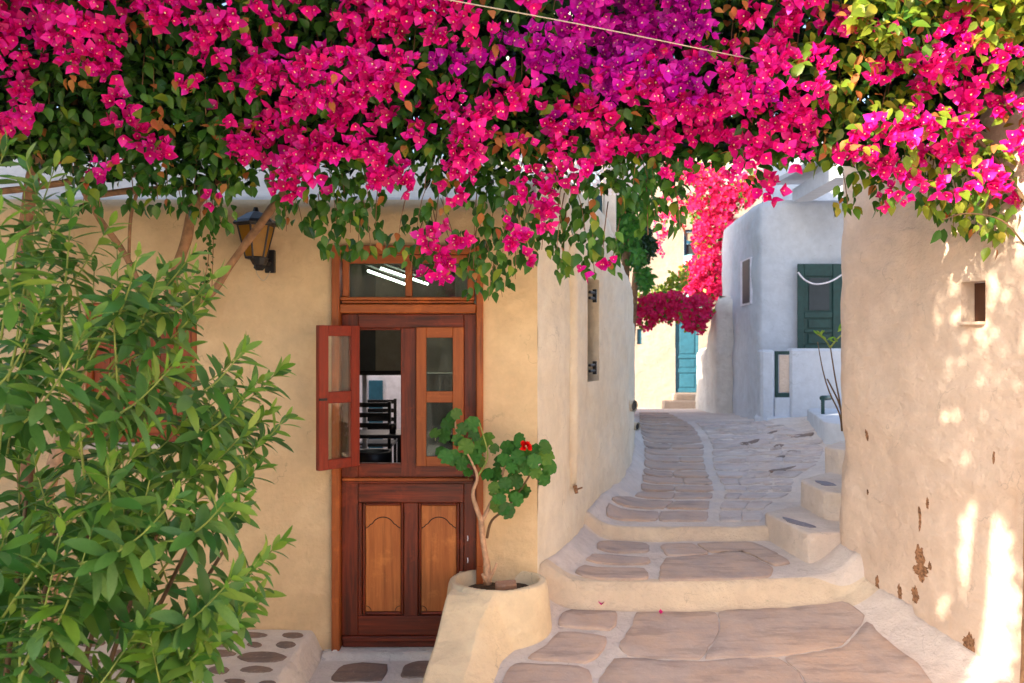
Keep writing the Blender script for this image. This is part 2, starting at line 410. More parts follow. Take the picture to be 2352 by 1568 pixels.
# ------------------------------------------------------------------ ground and street
g = MB(); g.add([(-300, -300, -.4), (300, -300, -.4), (300, 300, -.4), (-300, 300, -.4)], [(0, 1, 2, 3)])
g.build('ground', M_gnd, kind='structure')
def axis(segs):
    out = [segs[0][0]]
    for a, b, d in segs:
        n = max(1, int(round((b-a)/d))); out += [a+(b-a)*(k+1)/n for k in range(n)]
    return out
xs = axis([(-.30, 0, .06), (0, 2.6, .025), (2.6, 5.6, .06), (5.6, 9, .6)])
ys = axis([(-9, 3.6, .5), (3.6, 6.4, .02), (6.4, 10, .03), (10, 18.2, .06), (18.2, 24, .8)])
V = np.array([(x, y, zstreet(x, y)) for y in ys for x in xs]); nx = len(xs)
ii, jj = np.meshgrid(np.arange(len(ys)-1), np.arange(nx-1), indexing='ij'); b0 = (ii*nx+jj).ravel()
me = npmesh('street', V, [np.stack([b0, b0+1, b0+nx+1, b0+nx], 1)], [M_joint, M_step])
street = link('street', me, kind='structure')
# riser faces take a cream tone with warm bounced light in it
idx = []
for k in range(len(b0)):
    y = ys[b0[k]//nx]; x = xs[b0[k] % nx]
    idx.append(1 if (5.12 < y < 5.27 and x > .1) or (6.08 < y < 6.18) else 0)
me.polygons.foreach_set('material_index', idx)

def slab(pts, zf, mat, parent, name='paving_stone', h=.010, rounding=1, nz=.007, inset=.004, rings=(1, .985, .8, .45), seed=0):
    p = [Vector(q) for q in pts]
    c = sum(p, Vector((0, 0)))/len(p)
    q = []
    for a, b in zip(p, p[1:]+p[:1]):
        n = max(1, int(round((b-a).length/.05)))
        q += [a.lerp(b, k/n) for k in range(n)]
    for _ in range(rounding):
        q = [q[i-1]*.2+q[i]*.6+q[(i+1) % len(q)]*.2 for i in range(len(q))]
    q = [v+Vector((N3(v.x, v.y, seed, 16), N3(v.x, v.y, seed+9, 16)))*nz*1.6 for v in q]
    n = len(q); vv = []; ff = []
    tilt = Vector((random.uniform(-.006, .006), random.uniform(-.006, .006)))
    for r, sc in enumerate((1.0+inset,)+rings):
        for v in q:
            w_ = c+(v-c)*sc; d = (h+(v-c).dot(tilt)*sc) if r > 1 else (h*.7 if r == 1 else -.02)
            vv.append((w_.x, w_.y, zf(w_.x, w_.y)+d+(N3(w_.x, w_.y, seed, 13)*.003 if r > 1 else 0)))
    R = len(rings)+1
    vv.append((c.x, c.y, zf(c.x, c.y)+h))
    for r in range(R-1):
        for k in range(n):
            j = (k+1) % n; ff.append((r*n+k, r*n+j, (r+1)*n+j, (r+1)*n+k))
    for k in range(n): ff.append(((R-1)*n+k, (R-1)*n+(k+1) % n, R*n))
    area = sum(a.x*b.y-b.x*a.y for a, b in zip(q, q[1:]+q[:1]))
    if area < 0: ff = [tuple(reversed(f)) for f in ff]
    m = MB(); m.add(vv, ff); return m.build(name, mat, parent, smooth=True)
def z4(x, y): return ((1900+.5102*x)/1.674, (2100+.5102*y)/1.674)
def z3(x, y): return ((2000+.555*x)/1.674, (1450+.555*y)/1.674)
zl = zstreet
A = [
 [z4(570, 466), z4(740, 466), z4(915, 478), z4(925, 520), z4(915, 600), z4(870, 640), z4(480, 615), z4(512, 540)],
 [z4(480, 662), z4(620, 662), z4(850, 695), z4(835, 760), z4(770, 850), z4(690, 885), z4(240, 848), z4(400, 760)],
 [z4(150, 895), z4(400, 905), z4(640, 910), z4(715, 940), z4(735, 1040), z4(760, 1230), z4(20, 1230), z4(100, 960)],
 [z4(1062, 478), z4(1400, 476), z4(1660, 455), z4(1700, 640), z4(1560, 860), z4(1000, 830), z4(930, 760), z4(1040, 600)],
 [z4(1675, 455), z4(1950, 425), z4(2352, 392), z4(2600, 372), z4(2800, 560), z4(2600, 760), z4(2160, 830), z4(1580, 862), z4(1712, 640)],
 [z4(900, 850), z4(1000, 845), z4(1560, 876), z4(2150, 846), z4(2300, 960), z4(2420, 1240), z4(900, 1240), z4(780, 1040)],
 [z4(2175, 846), z4(2620, 772), z4(2810, 590), z4(3000, 760), z4(3200, 900), z4(3350, 1100), z4(3400, 1240), z4(2440, 1240), z4(2320, 960)],
]
def nose(x): return 5.175+.10*max(0, x-1.1)+.02*N3(x, 0, 3, 2.3)
for i, poly in enumerate(A): slab([Vector((q.x, min(q.y, nose(q.x)-.05))) for q in (unproj(*p) for p in poly)], zl, M_stone, street, h=.013 if i < 3 else .008, inset=.03 if i < 3 else .012, rings=(1.02, 1.0, .8, .45) if i < 3 else (1.004, .99, .8, .45), seed=i*3)
B = [
 [(545, 1175), (600, 1155), (760, 1152), (885, 1162), (888, 1215), (700, 1225), (530, 1215)],
 [(520, 1248), (700, 1250), (890, 1258), (892, 1300), (700, 1305), (450, 1300)],
 [(440, 1332), (640, 1334), (860, 1332), (885, 1400), (760, 1436), (560, 1408), (380, 1386)],
 [(978, 1165), (1190, 1158), (1310, 1228), (1180, 1242), (1010, 1240)],
 [(1230, 1160), (1420, 1150), (1610, 1152), (1740, 1210), (1870, 1292), (1760, 1312), (1620, 1240), (1500, 1196), (1340, 1225)],
 [(1020, 1262), (1330, 1240), (1500, 1212), (1610, 1258), (1745, 1330), (1710, 1390), (1460, 1412), (1200, 1424), (980, 1438), (985, 1320)],
]
for i, poly in enumerate(B): slab([Vector((q.x, max(q.y, nose(q.x)+.055))) for q in (unproj(*z3(*p)) for p in poly)], zl, M_stone, street, h=.013, inset=.05, rings=(1.04, 1.01, .8, .45), seed=30+i)
LB = [(990, 590), (930, 610), (900, 640), (850, 790), (800, 832), (700, 852), (600, 862), (500, 862), (400, 834), (300, 828), (228, 822)]
CL = [(1000, 1300), (900, 1308), (800, 1342), (740, 1335), (650, 1290), (550, 1268), (480, 1276), (400, 1238), (340, 1195), (300, 1130), (228, 980)]
CR = [(1000, 1375), (900, 1385), (800, 1428), (740, 1400), (650, 1345), (550, 1328), (480, 1330), (400, 1292), (340, 1245), (300, 1190), (228, 1080)]
RB = [(1000, 1680), (900, 1690), (800, 1880), (700, 1900), (600, 2060), (500, 2110), (400, 2000), (330, 1800), (280, 1600), (228, 1480)]
def tabx(T, v):   # v in sheet px -> x in sheet px
    yy = (v*1.674-1450)/.555; t = sorted(T); return (2000+.555*lerp_tab(t, yy))/1.674
rows = [1200]+ROWV
for i in range(len(rows)-1):
    vb, vt = rows[i], rows[i+1]; gap = .17*(vb-vt)
    vb2, vt2 = vb-gap*.45, vt+gap*.75
    if vb-vt < 3.5: vb2, vt2 = vb-.4, vt+.5
    def row(T0, T1, nst, mat, hh, jit):
        cuts = [0]+sorted(min(.97, max(.03, (k+random.uniform(-jit, jit))/nst)) for k in range(1, nst))+[1]
        for a, b in zip(cuts, cuts[1:]):
            if b-a < .05: continue
            e = .006
            pts = []
            vm = (vb2+vt2)/2
            for (v, t) in ((vb2, a+e), (vb2, (a+b)/2), (vb2, b-e), (vm, b-e*.5), (vt2, b-e), (vt2, (a+b)/2), (vt2, a+e), (vm, a+e*.5)):
                x0, x1 = tabx(T0, v), tabx(T1, v); pts.append(unproj(x0+(x1-x0)*t, v))
            slab(pts, zl, mat, street, h=hh, rounding=1, seed=i+a*7, rings=(1, .95, .6))
    row(LB, CL, random.choice((1, 2, 2)) if i < 12 else 1, M_stone, .012, .22)
    if i < 16: row(CR, RB, random.choice((2, 3, 4)), M_rough, .009, .3)
# loose rough stones on the right of the lane
for k in range(24):
    u = random.uniform(1690, 1880); v = random.uniform(985, 1110)
    if u > 1790+(1110-v)*1.1: continue
    p = unproj(u, v, zstreet); L = random.uniform(.06, .2); wv = random.uniform(.03, .07); a = random.uniform(-.1, .7)
    pts = [p+Vector((math.cos(t)*L*math.cos(a)-math.sin(t)*wv*math.sin(a), math.cos(t)*L*math.sin(a)+math.sin(t)*wv)) for t in np.linspace(0, 2*PI, 9)[:-1]]
    slab(pts, zl, M_rough if k % 3 else M_grey, street, h=.012, seed=k, rings=(1, .8, .4))

# terrace and landing before the door
def thf(z0, x1): return lambda x, y: z0+N3(x, y, 2, 4)*.006
tz = thf(.115, 0)
xs2 = axis([(-7, -3.4, .4), (-3.4, -1.22, .05)]); ys2 = axis([(-4, 3.9, .6), (3.9, 5.12, .05)])
def sheet(name, xs_, ys_, zf, mat, **k):
    V = np.array([(x, y, zf(x, y)) for y in ys_ for x in xs_]); n = len(xs_)
    a, b = np.meshgrid(np.arange(len(ys_)-1), np.arange(n-1), indexing='ij'); q = (a*n+b).ravel()
    return link(name, npmesh(name, V, [np.stack([q, q+1, q+n+1, q+n], 1)], [mat]), **k)
def terr(x, y):
    e = ss(-1.25, -1.13, x)
    return tz(x, y)*(1-e)+(-.06)*e + .02*math.exp(-((x+1.17)/.04)**2)*0
terrace = sheet('terrace', axis([(-7, -3.4, .4), (-3.4, -1.3, .05), (-1.3, -1.08, .012)]), ys2, terr, M_white, kind='structure')
ov = [(1700, 1245, 270, 40), (1995, 1246, 160, 42), (1500, 1302, 190, 60), (1735, 1310, 112, 40), (1945, 1312, 150, 46), (1490, 1372, 260, 48), (1785, 1396, 350, 78),
      (1745, 1482, 220, 46), (1400, 1432, 150, 30), (1490, 1482, 150, 62), (1600, 1560, 150, 34), (1825, 1568, 120, 30), (1370, 1242, 110, 34), (1150, 1260, 210, 46),
      (960, 1300, 200, 50), (1210, 1350, 180, 52), (1180, 1440, 230, 60), (860, 1370, 220, 60), (900, 1460, 240, 66), (620, 1300, 200, 52), (560, 1420, 260, 70), (300, 1280, 210, 54), (250, 1420, 250, 70), (1290, 1540, 260, 50)]
for k, (x, y, a, b) in enumerate(ov):
    pts = []
    for t in np.linspace(0, 2*PI, 13)[:-1]:
        rr = 1+.13*N3(math.cos(t), math.sin(t), k*3.1, 1.5)
        u, v = .3372*(x+a/2*math.cos(t)*rr), 1039.4+.3372*(y+b/2*math.sin(t)*rr)
        Y = (H-.115)*F/(v-CV); pts.append(Vector(((u-CU)*Y/F, Y)))
    slab(pts, tz, M_grey, terrace, name='terrace_stone', h=.006, seed=k, rings=(1, .93, .5))
lz = lambda x, y: -.035+N3(x, y, 2, 4)*.005+.03*ss(5.02, 5.05, y)
landing = sheet('landing', axis([(-1.16, .0, .03)]), axis([(-4, 3.9, .6), (3.9, 5.2, .02)]), lz, M_white, kind='structure')
for k, poly in enumerate(([(300, 1530), (380, 1447), (520, 1437), (700, 1442), (690, 1480), (655, 1560), (320, 1565)], [(800, 1450), (850, 1430), (1000, 1418), (1000, 1530), (780, 1534)])):
    pts = []
    for x, y in poly:
        u, v = (1100+.5645*x)/1.674, (1740+.5645*y)/1.674; Y = (H+.035)*F/(v-CV); pts.append(Vector(((u-CU)*Y/F, Y)))
    slab(pts, lz, M_grey, landing, name='landing_stone', h=.006, seed=50+k)

# ------------------------------------------------------------------ walls
def strip(poly, ztop, zbot, dz, mat, name, parent, ds=.05, amp=.012, holes=(), inward=(0, 1), cap=None, fs=2.2, **k):
    """wall surface over a plan line; holes (s0,s1,z0,z1,depth) are real recesses; the normal side is left of the line unless inward flips"""
    pts = resample(poly, ds); S = [0]
    for a, b in zip(pts, pts[1:]): S.append(S[-1]+(b-a).length)
    extra = []
    for h in holes: extra += [h[0], h[1]]
    def at(s):
        s = min(max(s, 0), S[-1])
        for i in range(len(S)-1):
            if s <= S[i+1]+1e-9:
                d = pts[i+1]-pts[i]; t = (s-S[i])/max(1e-9, S[i+1]-S[i]); a = max(0, i-1); b = min(len(pts)-1, i+2)
                tg = (pts[b]-pts[a]).normalized(); return pts[i]+d*t, tg
        return pts[-1], (pts[-1]-pts[-2]).normalized()
    SS = [s for s in S if all(abs(s-e) > .012 for e in extra)]+extra; SS.sort()
    zmax = max(ztop(s) for s in SS); zmin = min(zbot(s) for s in SS)
    Zn = list(np.arange(0, 1.0001, dz/(zmax-zmin)))
    if Zn[-1] < .9999: Zn.append(1.0)
    zfix = sorted({z for h in holes for z in (h[2], h[3])})
    flatw = bool(holes)
    if flatw:
        T = max(ztop(s) for s in SS); B0 = zbot(0)
        rowsz = [B0+(T-B0)*z for z in Zn]; rowsz = [z for z in rowsz if all(abs(z-e) > .02 for e in zfix)]+zfix; rowsz.sort()
    nr = len(rowsz) if flatw else len(Zn)
    vv = []
    for s in SS:
        p, tg = at(s); n = Vector((tg.y, -tg.x))*(1 if inward[1] else -1)
        for r in range(nr):
            z = rowsz[r] if flatw else zbot(s)+(ztop(s)-zbot(s))*Zn[r]
            if flatw: z = min(z, ztop(s))
            d = amp*fbm(p.x, p.y, z, fs)
            for h in holes:
                if h[0]-.03 <= s <= h[1]+.03 and h[2]-.03 <= z <= h[3]+.03: d *= .3
            if cap and z > ztop(s)-cap: d -= cap*(1-math.sqrt(max(0, 1-((z-ztop(s)+cap)/cap)**2)))
            vv.append((p.x+n.x*d, p.y+n.y*d, z))
    ff = []
    for i in range(len(SS)-1):
        for r in range(nr-1):
            if flatw:
                sm = (SS[i]+SS[i+1])/2; zm = (rowsz[r]+rowsz[r+1])/2
                if any(h[0] < sm < h[1] and h[2] < zm < h[3] for h in holes): continue
            q = (i*nr+r, (i+1)*nr+r, (i+1)*nr+r+1, i*nr+r+1)
            ff.append(q if inward[1] else tuple(reversed(q)))
    # reveals
    for h in holes:
        c = [at(h[0]), at(h[1])]
        a, b = c[0][0], c[1][0]; n = Vector((c[0][1].y, -c[0][1].x))*(1 if inward[1] else -1)
        o = len(vv)
        for (p, z) in ((a, h[2]), (b, h[2]), (b, h[3]), (a, h[3])):
            vv.append((p.x+n.x*amp*.2, p.y+n.y*amp*.2, z)); vv.append((p.x-n.x*h[4], p.y-n.y*h[4], z))
        for k_ in range(4):
            j = (k_+1) % 4; ff.append((o+2*k_, o+2*k_+1, o+2*j+1, o+2*j))
        if len(h) > 5: ff.append((o+1, o+3, o+5, o+7))
    m = MB(); m.add(vv, ff)
    ob = m.build(name, mat, parent, smooth=True, **k)
    return ob, at
def smooth_by_angle(o, deg=35):
    me = o.data
    try: me.set_sharp_from_angle(angle=math.radians(deg))
    except Exception: pass

def X(u, Y=5.1): return (u-CU)*Y/F
def Z(v, Y=5.1): return H+(CV-v)*Y/F
house = empty('cream_house', (-1.5, 5.1, 0), 'ochre cream house with the open brown wooden door and a bougainvillea over its roof', 'house')
x0 = -6.0
holes = [(X(764)-x0, X(1108)-x0, -.06, Z(564), .30), (X(193)-x0, X(450)-x0, Z(1025), Z(695), .16)]
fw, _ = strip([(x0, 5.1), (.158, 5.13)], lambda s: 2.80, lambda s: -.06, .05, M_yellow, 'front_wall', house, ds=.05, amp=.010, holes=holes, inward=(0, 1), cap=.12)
smooth_by_angle(fw)
SIDE_H = [(5.1, 3.05), (6.85, 2.98), (7.0, 2.70), (7.35, 2.60), (7.6, 2.54), (7.95, 2.38), (8.2, 2.22), (8.6, 2.15), (16, 2.1)]
# side wall, keeps following the lane
ap = resample(ALLEY_S, .05); SA = [0]
for a, b in zip(ap, ap[1:]): SA.append(SA[-1]+(b-a).length)
def s_of_u(u):
    for i in range(len(ap)-1):
        if ap[i].x/ap[i].y*F+CU >= u: return SA[i], ap[i]
    return SA[-1], ap[-1]
def sy(s):
    i = min(len(SA)-1, int(np.searchsorted(SA, s))); return ap[i].y
s1, p1 = s_of_u(1346); s2, p2 = s_of_u(1371)
nz0, nz1 = H+(CV-875)*6.35/F, H+(CV-640)*6.35/F
sw, at_side = strip(ALLEY_S, lambda s: lerp_tab(SIDE_H, sy(s)), lambda s: -.02, .06, M_alley, 'side_wall', house, ds=.05, amp=.022, holes=[(s1, s2, nz0, nz1, .10, 1)], cap=.09)
# parapet and roof behind the bougainvillea
m = MB(); prof = [(5.2, 2.78), (5.26, 2.815), (5.4, 2.84), (5.6, 2.93), (5.78, 3.12), (5.9, 3.22), (6.05, 3.26), (6.4, 3.22)]
xr = axis([(-6, -.1, .1)])
m.add([(x, y, z+.02*fbm(x, y, z, 1.5)) for x in xr for y, z in prof], [((i+1)*8+j, i*8+j, i*8+j+1, (i+1)*8+j+1) for i in range(len(xr)-1) for j in range(7)])
m.build('roof', M_white, house, smooth=True)
m = MB(); m.box(-.1, .42, 5.5, 6.7, 2.6, 3.0, .05); m.box(-6, -.1, 6.38, 8.0, 2.85, 3.2); m.build('roof_slab', M_white, house)
# pilaster strip on the side wall and its rusty end, niche brackets, drain pipes
s3, p3 = s_of_u(1312)
pth = [(p3.x-.002, p3.y+.004, z) for z in np.linspace(.88, 2.95, 9)]
m = MB(); m.tube(pth, [.035]+[.05]*8, 10, wob=.1); m.build('plastered_pipe', M_alley, house, smooth=True)
m = MB(); m.tube([(p3.x+.02, p3.y-.03, .90), (p3.x+.03, p3.y-.05, .85)], [.016, .012], 7); m.tube([(p3.x+.03, p3.y-.04, .875), (p3.x+.07, p3.y-.05, .89)], .006, 5); m.build('rusty_pipe_end', M_chip, house)
for v in (678, 845):
    pz = H+(CV-v)*6.3/F; q, tg = at_side((s1+s2)/2); n = Vector((tg.y, -tg.x))
    m = MB()
    for dz in (-.022, .022): m.tube([(q.x-tg.x*.09, q.y-tg.y*.09, pz+dz), (q.x+tg.x*.05, q.y+tg.y*.05, pz+dz)], .012, 6)
    m.rbox((q.x+tg.x*.05, q.y+tg.y*.05, pz), (tg.x, tg.y, 0), (n.x, n.y, 0), (0, 0, 1), .012, .014, .05)
    m.build('iron_bracket', M_black, house)
for u, v, r in ((1447, 931, .055), (1456, 978, .045)):
    ss_, q = s_of_u(u); Yq = q.y; c = P(u, v, Yq); d = Vector((.75, -.66, -.05)).normalized()
    m = MB(); m.tube([c-d*.12, c+d*.05], r, 14, cap=False); m.tube([c-d*.12, c+d*.048], r*.8, 14, cap=False); m.build('drain_pipe', M_alley, house, smooth=True)
    m = MB(); m.tube([c+d*.03, c+d*.040], r*.84, 14); m.build('drain_mouth_shade', M_black, house)  # black disc standing for the shade inside the pipe

# --- door of the cream house: frame, fanlight, leaf
def bx(name, parent, mat, u0, u1, v0, v1, y0, y1, b=.004):
    m = MB(); m.box(X(u0), X(u1), y0, y1, Z(v1), Z(v0), b); return m.build(name, mat, parent)
df = empty('door_frame', (0, 0, 0)); df.parent = house; df.location = (0, 0, 0)
def sub_empty(name, parent, at):
    o = bpy.data.objects.new(name, None); C.objects.link(o); o.parent = parent; o.location = Vector(at)-wloc(parent); return o
df.location = Vector((X(936), 5.1, 0))-wloc(house)
bx('jamb', df, M_jamb, 762, 780, 563, 1498, 5.085, 5.24, .006); bx('jamb', df, M_jamb, 1094, 1110, 563, 1300, 5.085, 5.24, .006)
bx('jamb', df, M_jamb, 1094, 1109.5, 1300.5, 1498, 5.087, 5.24, .006)
bx('head', df, M_jambx, 780.3, 1093.7, 563, 583, 5.088, 5.24, .006)
bx('ledge', df, M_jambx, 782, 1090, 682, 689, 5.09, 5.2, .004); bx('ledge', df, M_jambx, 784, 1088, 690, 696, 5.11, 5.2, .003)
bx('transom_rail', df, M_jambx, 780.5, 1093.5, 698, 719, 5.093, 5.2, .006)
for a, b, c_, d in ((784, 799.8, 584, 681), (1073.2, 1090, 584, 681)): bx('fanlight_stile', df, M_jamb, a, b, c_, d, 5.12, 5.17)
bx('fanlight_rail', df, M_jambx, 800, 1073, 584, 603.5, 5.121, 5.17)
bx('mullion', df, M_jamb, 929.5, 945, 604, 681, 5.118, 5.17)
for a, b in ((800, 929), (945.5, 1073)):
    m = MB(); m.box(X(a), X(b), 5.143, 5.147, Z(681), Z(604)); m.build('pane', M_glass, df)
m = MB(); m.box(X(760), X(781), 5.06, 5.2, Z(1508), Z(1490), .02); m.build('plaster_foot', M_white, df, smooth=True)
m = MB(); m.box(X(781), X(1094), 5.09, 5.3, -.03, Z(1493.5), .01); m.build('threshold', M_white, df)
dr = sub_empty('door', house, (X(936), 5.16, 0))
y0, y1 = 5.15, 5.195
bx('stile', dr, M_door, 780.5, 818.6, 720, 1466, y0, y1); bx('stile', dr, M_door, 1064.5, 1093.7, 720, 1466, y0, y1)
bx('stile', dr, M_door, 918, 954, 752.5, 1098, y0+.001, y1)
bx('rail', dr, M_doorx, 818.9, 1064.2, 720, 752.2, y0+.001, y1)
bx('rail', dr, M_doorx, 818.9, 917.8, 752.5, 757.5, y0+.004, y1); bx('rail', dr, M_doorx, 818.9, 1064.2, 1067, 1099, y0+.002, y1)
bx('rail', dr, M_doorx, 954.3, 1064.2, 1062, 1066.8, y0+.004, y1)
bx('drip_moulding', dr, M_jambx, 784, 1088, 1099.5, 1106, y0-.03, y1); bx('drip_moulding', dr, M_doorx, 788, 1086, 1106.3, 1113, y0-.014, y1)
bx('rail', dr, M_doorx, 818.9, 1064.2, 1113.3, 1158, y0+.001, y1)
bx('stile', dr, M_door, 925, 957.8, 1158.3, 1421, y0+.001, y1)
bx('rail', dr, M_doorx, 818.9, 1064.2, 1421.3, 1466, y0+.001, y1)
bx('stile', dr, M_door, 818.9, 827, 1158.3, 1421, y0+.0015, y1); bx('stile', dr, M_door, 1055, 1064.2, 1158.3, 1421, y0+.0015, y1)
bx('kick_moulding', dr, M_doorx, 783, 1092, 1466.3, 1478, y0-.02, y1); bx('kick_moulding', dr, M_doorx, 783, 1092, 1478.3, 1492, y0-.008, y1)
for (o0, o1, q0, q1) in ((827.4, 924.6, 834.8, 916.8), (958.2, 1054.6, 964.6, 1046.6)):
    bx('panel', dr, M_panel, q0, q1, 1166, 1413, y0+.022, y1-.002, .003)
    # bead round the panel
    for a, b, c_, d, mt in ((o0, q0-.4, 1158.5, 1420.5, M_door), (q1+.4, o1, 1158.5, 1420.5, M_door), (q0-.2, q1+.2, 1158.5, 1165.6, M_doorx), (q0-.2, q1+.2, 1413.4, 1420.5, M_doorx)):
        bx('bead', dr, mt, a, b, c_, d, y0+.010, y1-.004, .007)
    cu = (q0+q1)/2; hw = (q1-q0)/2-1
    pts = []
    for t in np.linspace(-1, 1, 41):
        a = abs(t); v = 1219-.0*a
        if a < .62: v = 1219-26*math.sqrt(max(0, 1-(a/.68)**2))
        elif a < .74: v = 1219-26*math.sqrt(max(0, 1-(.62/.68)**2))+ (a-.62)/.12*2
        elif a < .86: v = 1210+(a-.74)/.12*6
        else: v = 1215+(a-.86)/.14*4
        pts.append(P(cu+hw*t, v, 5.1)+Vector((0, y0+.022-5.1, 0)))
    m = MB(); m.tube(pts, .0032, 5); m.build('carved_line', M_line, dr)
    for sgn in (-1, 1):
        c0 = cu+sgn*hw
        m = MB(); m.tube([Vector((X(c0-sgn*12*math.cos(t)), y0+.022, Z(1412-12*math.sin(t)))) for t in np.linspace(0, PI/2, 8)], .0028, 5); m.build('carved_line', M_line, dr)
for v in (1240, 1291): 
    m = MB(); m.tube([P(1073, v-6, 5.1)+Vector((0, .047, 0)), P(1074, v, 5.1)+Vector((0, .044, 0)), P(1073, v+6, 5.1)+Vector((0, .047, 0))], .004, 6); m.build('keyhole_scratch', M_iwhite, dr)
def casement(name, mats, label=None):
    """a casement 0.30 m wide built closed at the origin hinge; returns list of (name, box, mat)"""
    W = X(1064)-X(954); Hh = Z(751)-Z(1072)
    z0 = 0; st = .068; b = []
    def zz(v): return Z(v)-Z(1072)
    b.append(('stile', (0, .062, zz(1072), zz(751)), mats[0])); b.append(('stile', (W-st, W, zz(1072), zz(751)), mats[0]))
    b.append(('rail', (.0622, W-st-.0002, zz(775), zz(751)), mats[1])); b.append(('rail', (.0622, W-st-.0002, zz(925), zz(899)), mats[1])); b.append(('rail', (.0622, W-st-.0002, zz(1072), zz(1050)), mats[1]))
    b.append(('pane', (.062, W-st, zz(899), zz(775)), mats[2])); b.append(('pane', (.062, W-st, zz(1050), zz(925)), mats[2]))
    return b, W
def place_casement(parent, org, ang, mats, flip, extra=True):
    b, W = casement('', mats)
    dx = Vector((math.cos(ang), math.sin(ang), 0)); dy = Vector((-math.sin(ang), math.cos(ang), 0))
    for nm, (xa, xb, za, zb), mt in b:
        th = (.0, .034) if nm == 'stile' else ((.002, .032) if nm == 'rail' else (.015, .018))
        m = MB(); m.box(xa, xb, th[0], th[1], za, zb, .003 if nm != 'pane' else 0)
        m.v = [tuple(Vector(org)+dx*p[0]+dy*p[1]+Vector((0, 0, p[2]))) for p in m.v]
        m.build(nm, mt, parent)
rc = sub_empty('casement', house, (X(1064), 5.13, Z(1072)))
place_casement(rc, (X(954.5), y0-.022, Z(1072)), 0, (M_jamb, M_jambx, M_glassdark), False)
# left casement swung outwards, in front of the wall
lc = sub_empty('open_casement', house, (X(817), 5.12, Z(1072))); lc['label'] = 'red brown casement swung open against the wall'
ang = math.radians(180+47)
place_casement(lc, (X(818), 5.115, Z(1069)), ang, (M_red, M_redx, M_clear), True)
dx = Vector((math.cos(ang), math.sin(ang), 0)); q = Vector((X(818), 5.115, Z(912)))+dx*.27
m = MB(); m.rbox(q+Vector((0, 0, 0))-Vector((-math.sin(ang), math.cos(ang), 0))*-.04, dx, (0, 0, 1), dx.cross(Vector((0, 0, 1))), .025, .007, .006); m.build('latch', M_black, lc)
# window with closed shutters behind the shrub
wn = sub_empty('window', house, (X(320), 5.16, Z(860)))
bx('frame_side', wn, M_jamb, 194, 206, 696, 1018, 5.12, 5.2); bx('frame_side', wn, M_jamb, 437, 449, 696, 1018, 5.12, 5.2); bx('frame_head', wn, M_jambx, 206.3, 436.7, 696, 712, 5.121, 5.2)
for a, b in ((207, 320), (323, 436)):
    for k in range(3):
        w_ = (b-a)/3; bx('plank', wn, M_shut, a+k*w_+.5, a+(k+1)*w_-.5, 713, 1017, 5.145, 5.17, .004)
    for v in (735, 980): bx('batten', wn, M_jambx, a+3, b-3, v, v+16, 5.13, 5.1448)
bx('sill', wn, M_white, 188, 455, 1018.5, 1032, 5.08, 5.2, .01)
# --- room and courtyard seen through the open casement
room = empty('back_room', (-1, 6.5, -.05), 'dim back room of the cream house seen through the open casement', 'room')
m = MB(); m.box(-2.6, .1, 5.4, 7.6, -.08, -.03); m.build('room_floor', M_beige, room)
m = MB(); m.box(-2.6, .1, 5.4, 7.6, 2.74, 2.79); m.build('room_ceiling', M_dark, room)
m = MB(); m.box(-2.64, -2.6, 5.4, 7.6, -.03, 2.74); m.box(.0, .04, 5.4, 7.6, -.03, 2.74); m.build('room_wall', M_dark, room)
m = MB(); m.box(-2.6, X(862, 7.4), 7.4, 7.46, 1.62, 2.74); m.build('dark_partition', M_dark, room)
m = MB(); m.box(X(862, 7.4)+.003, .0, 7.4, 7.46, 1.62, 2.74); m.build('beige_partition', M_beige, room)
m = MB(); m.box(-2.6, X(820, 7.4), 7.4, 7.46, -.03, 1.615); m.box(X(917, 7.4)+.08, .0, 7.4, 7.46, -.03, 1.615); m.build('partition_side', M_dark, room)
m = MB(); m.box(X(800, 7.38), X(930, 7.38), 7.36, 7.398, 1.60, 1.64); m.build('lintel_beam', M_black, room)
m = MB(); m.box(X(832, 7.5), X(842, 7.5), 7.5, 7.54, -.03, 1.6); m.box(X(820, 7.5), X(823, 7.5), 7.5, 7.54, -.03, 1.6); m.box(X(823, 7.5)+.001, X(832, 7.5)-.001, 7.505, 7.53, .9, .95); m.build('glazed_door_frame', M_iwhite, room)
court = empty('courtyard_wall', (-1.5, 10, -.05), 'bright white courtyard wall with a blue door seen through the house', 'wall')
m = MB(); m.box(-3.2, -.52, 9.9, 10, -.3, 2.9); m.box(-3.3, -3.2, 7.6, 10, -.3, 2.9); m.build('wall', M_iwhite, court)
m = MB(); m.box(X(848, 9.9), X(880, 9.9), 9.86, 9.898, -.3, Z(873, 9.9), .005); m.build('blue_door', M_teal, court)
m = MB(); m.box(-3.2, -.52, 7.6, 9.9, -.3, -.1); m.build('courtyard_floor', M_gnd, court)
tb = empty('table', (X(870, 6.7), 6.7, -.03), 'dark bar table standing inside behind the open casement', 'table')
tz_ = Z(992, 6.7)
m = MB(); m.box(X(800, 6.7), X(930, 6.7), 6.5, 6.9, tz_-.03, tz_, .005); m.build('tabletop', M_black, tb)
for a, b in ((805, 6.54), (925, 6.54), (805, 6.86), (925, 6.86)):
    m = MB(); m.box(X(a, 6.7)-.02, X(a, 6.7)+.02, b-.02, b+.02, -.03, tz_-.031); m.build('leg', M_black, tb)
m = MB(); m.lathe(X(902, 6.62), 6.62, [(.026, tz_+.001), (.03, tz_+.075), (.026, tz_+.075), (.023, tz_+.01)], 14); m.build('cup', M_black, None, smooth=True, label='black cup on the dark table behind the casement', cat='cup', origin=(X(902, 6.62), 6.62, tz_))
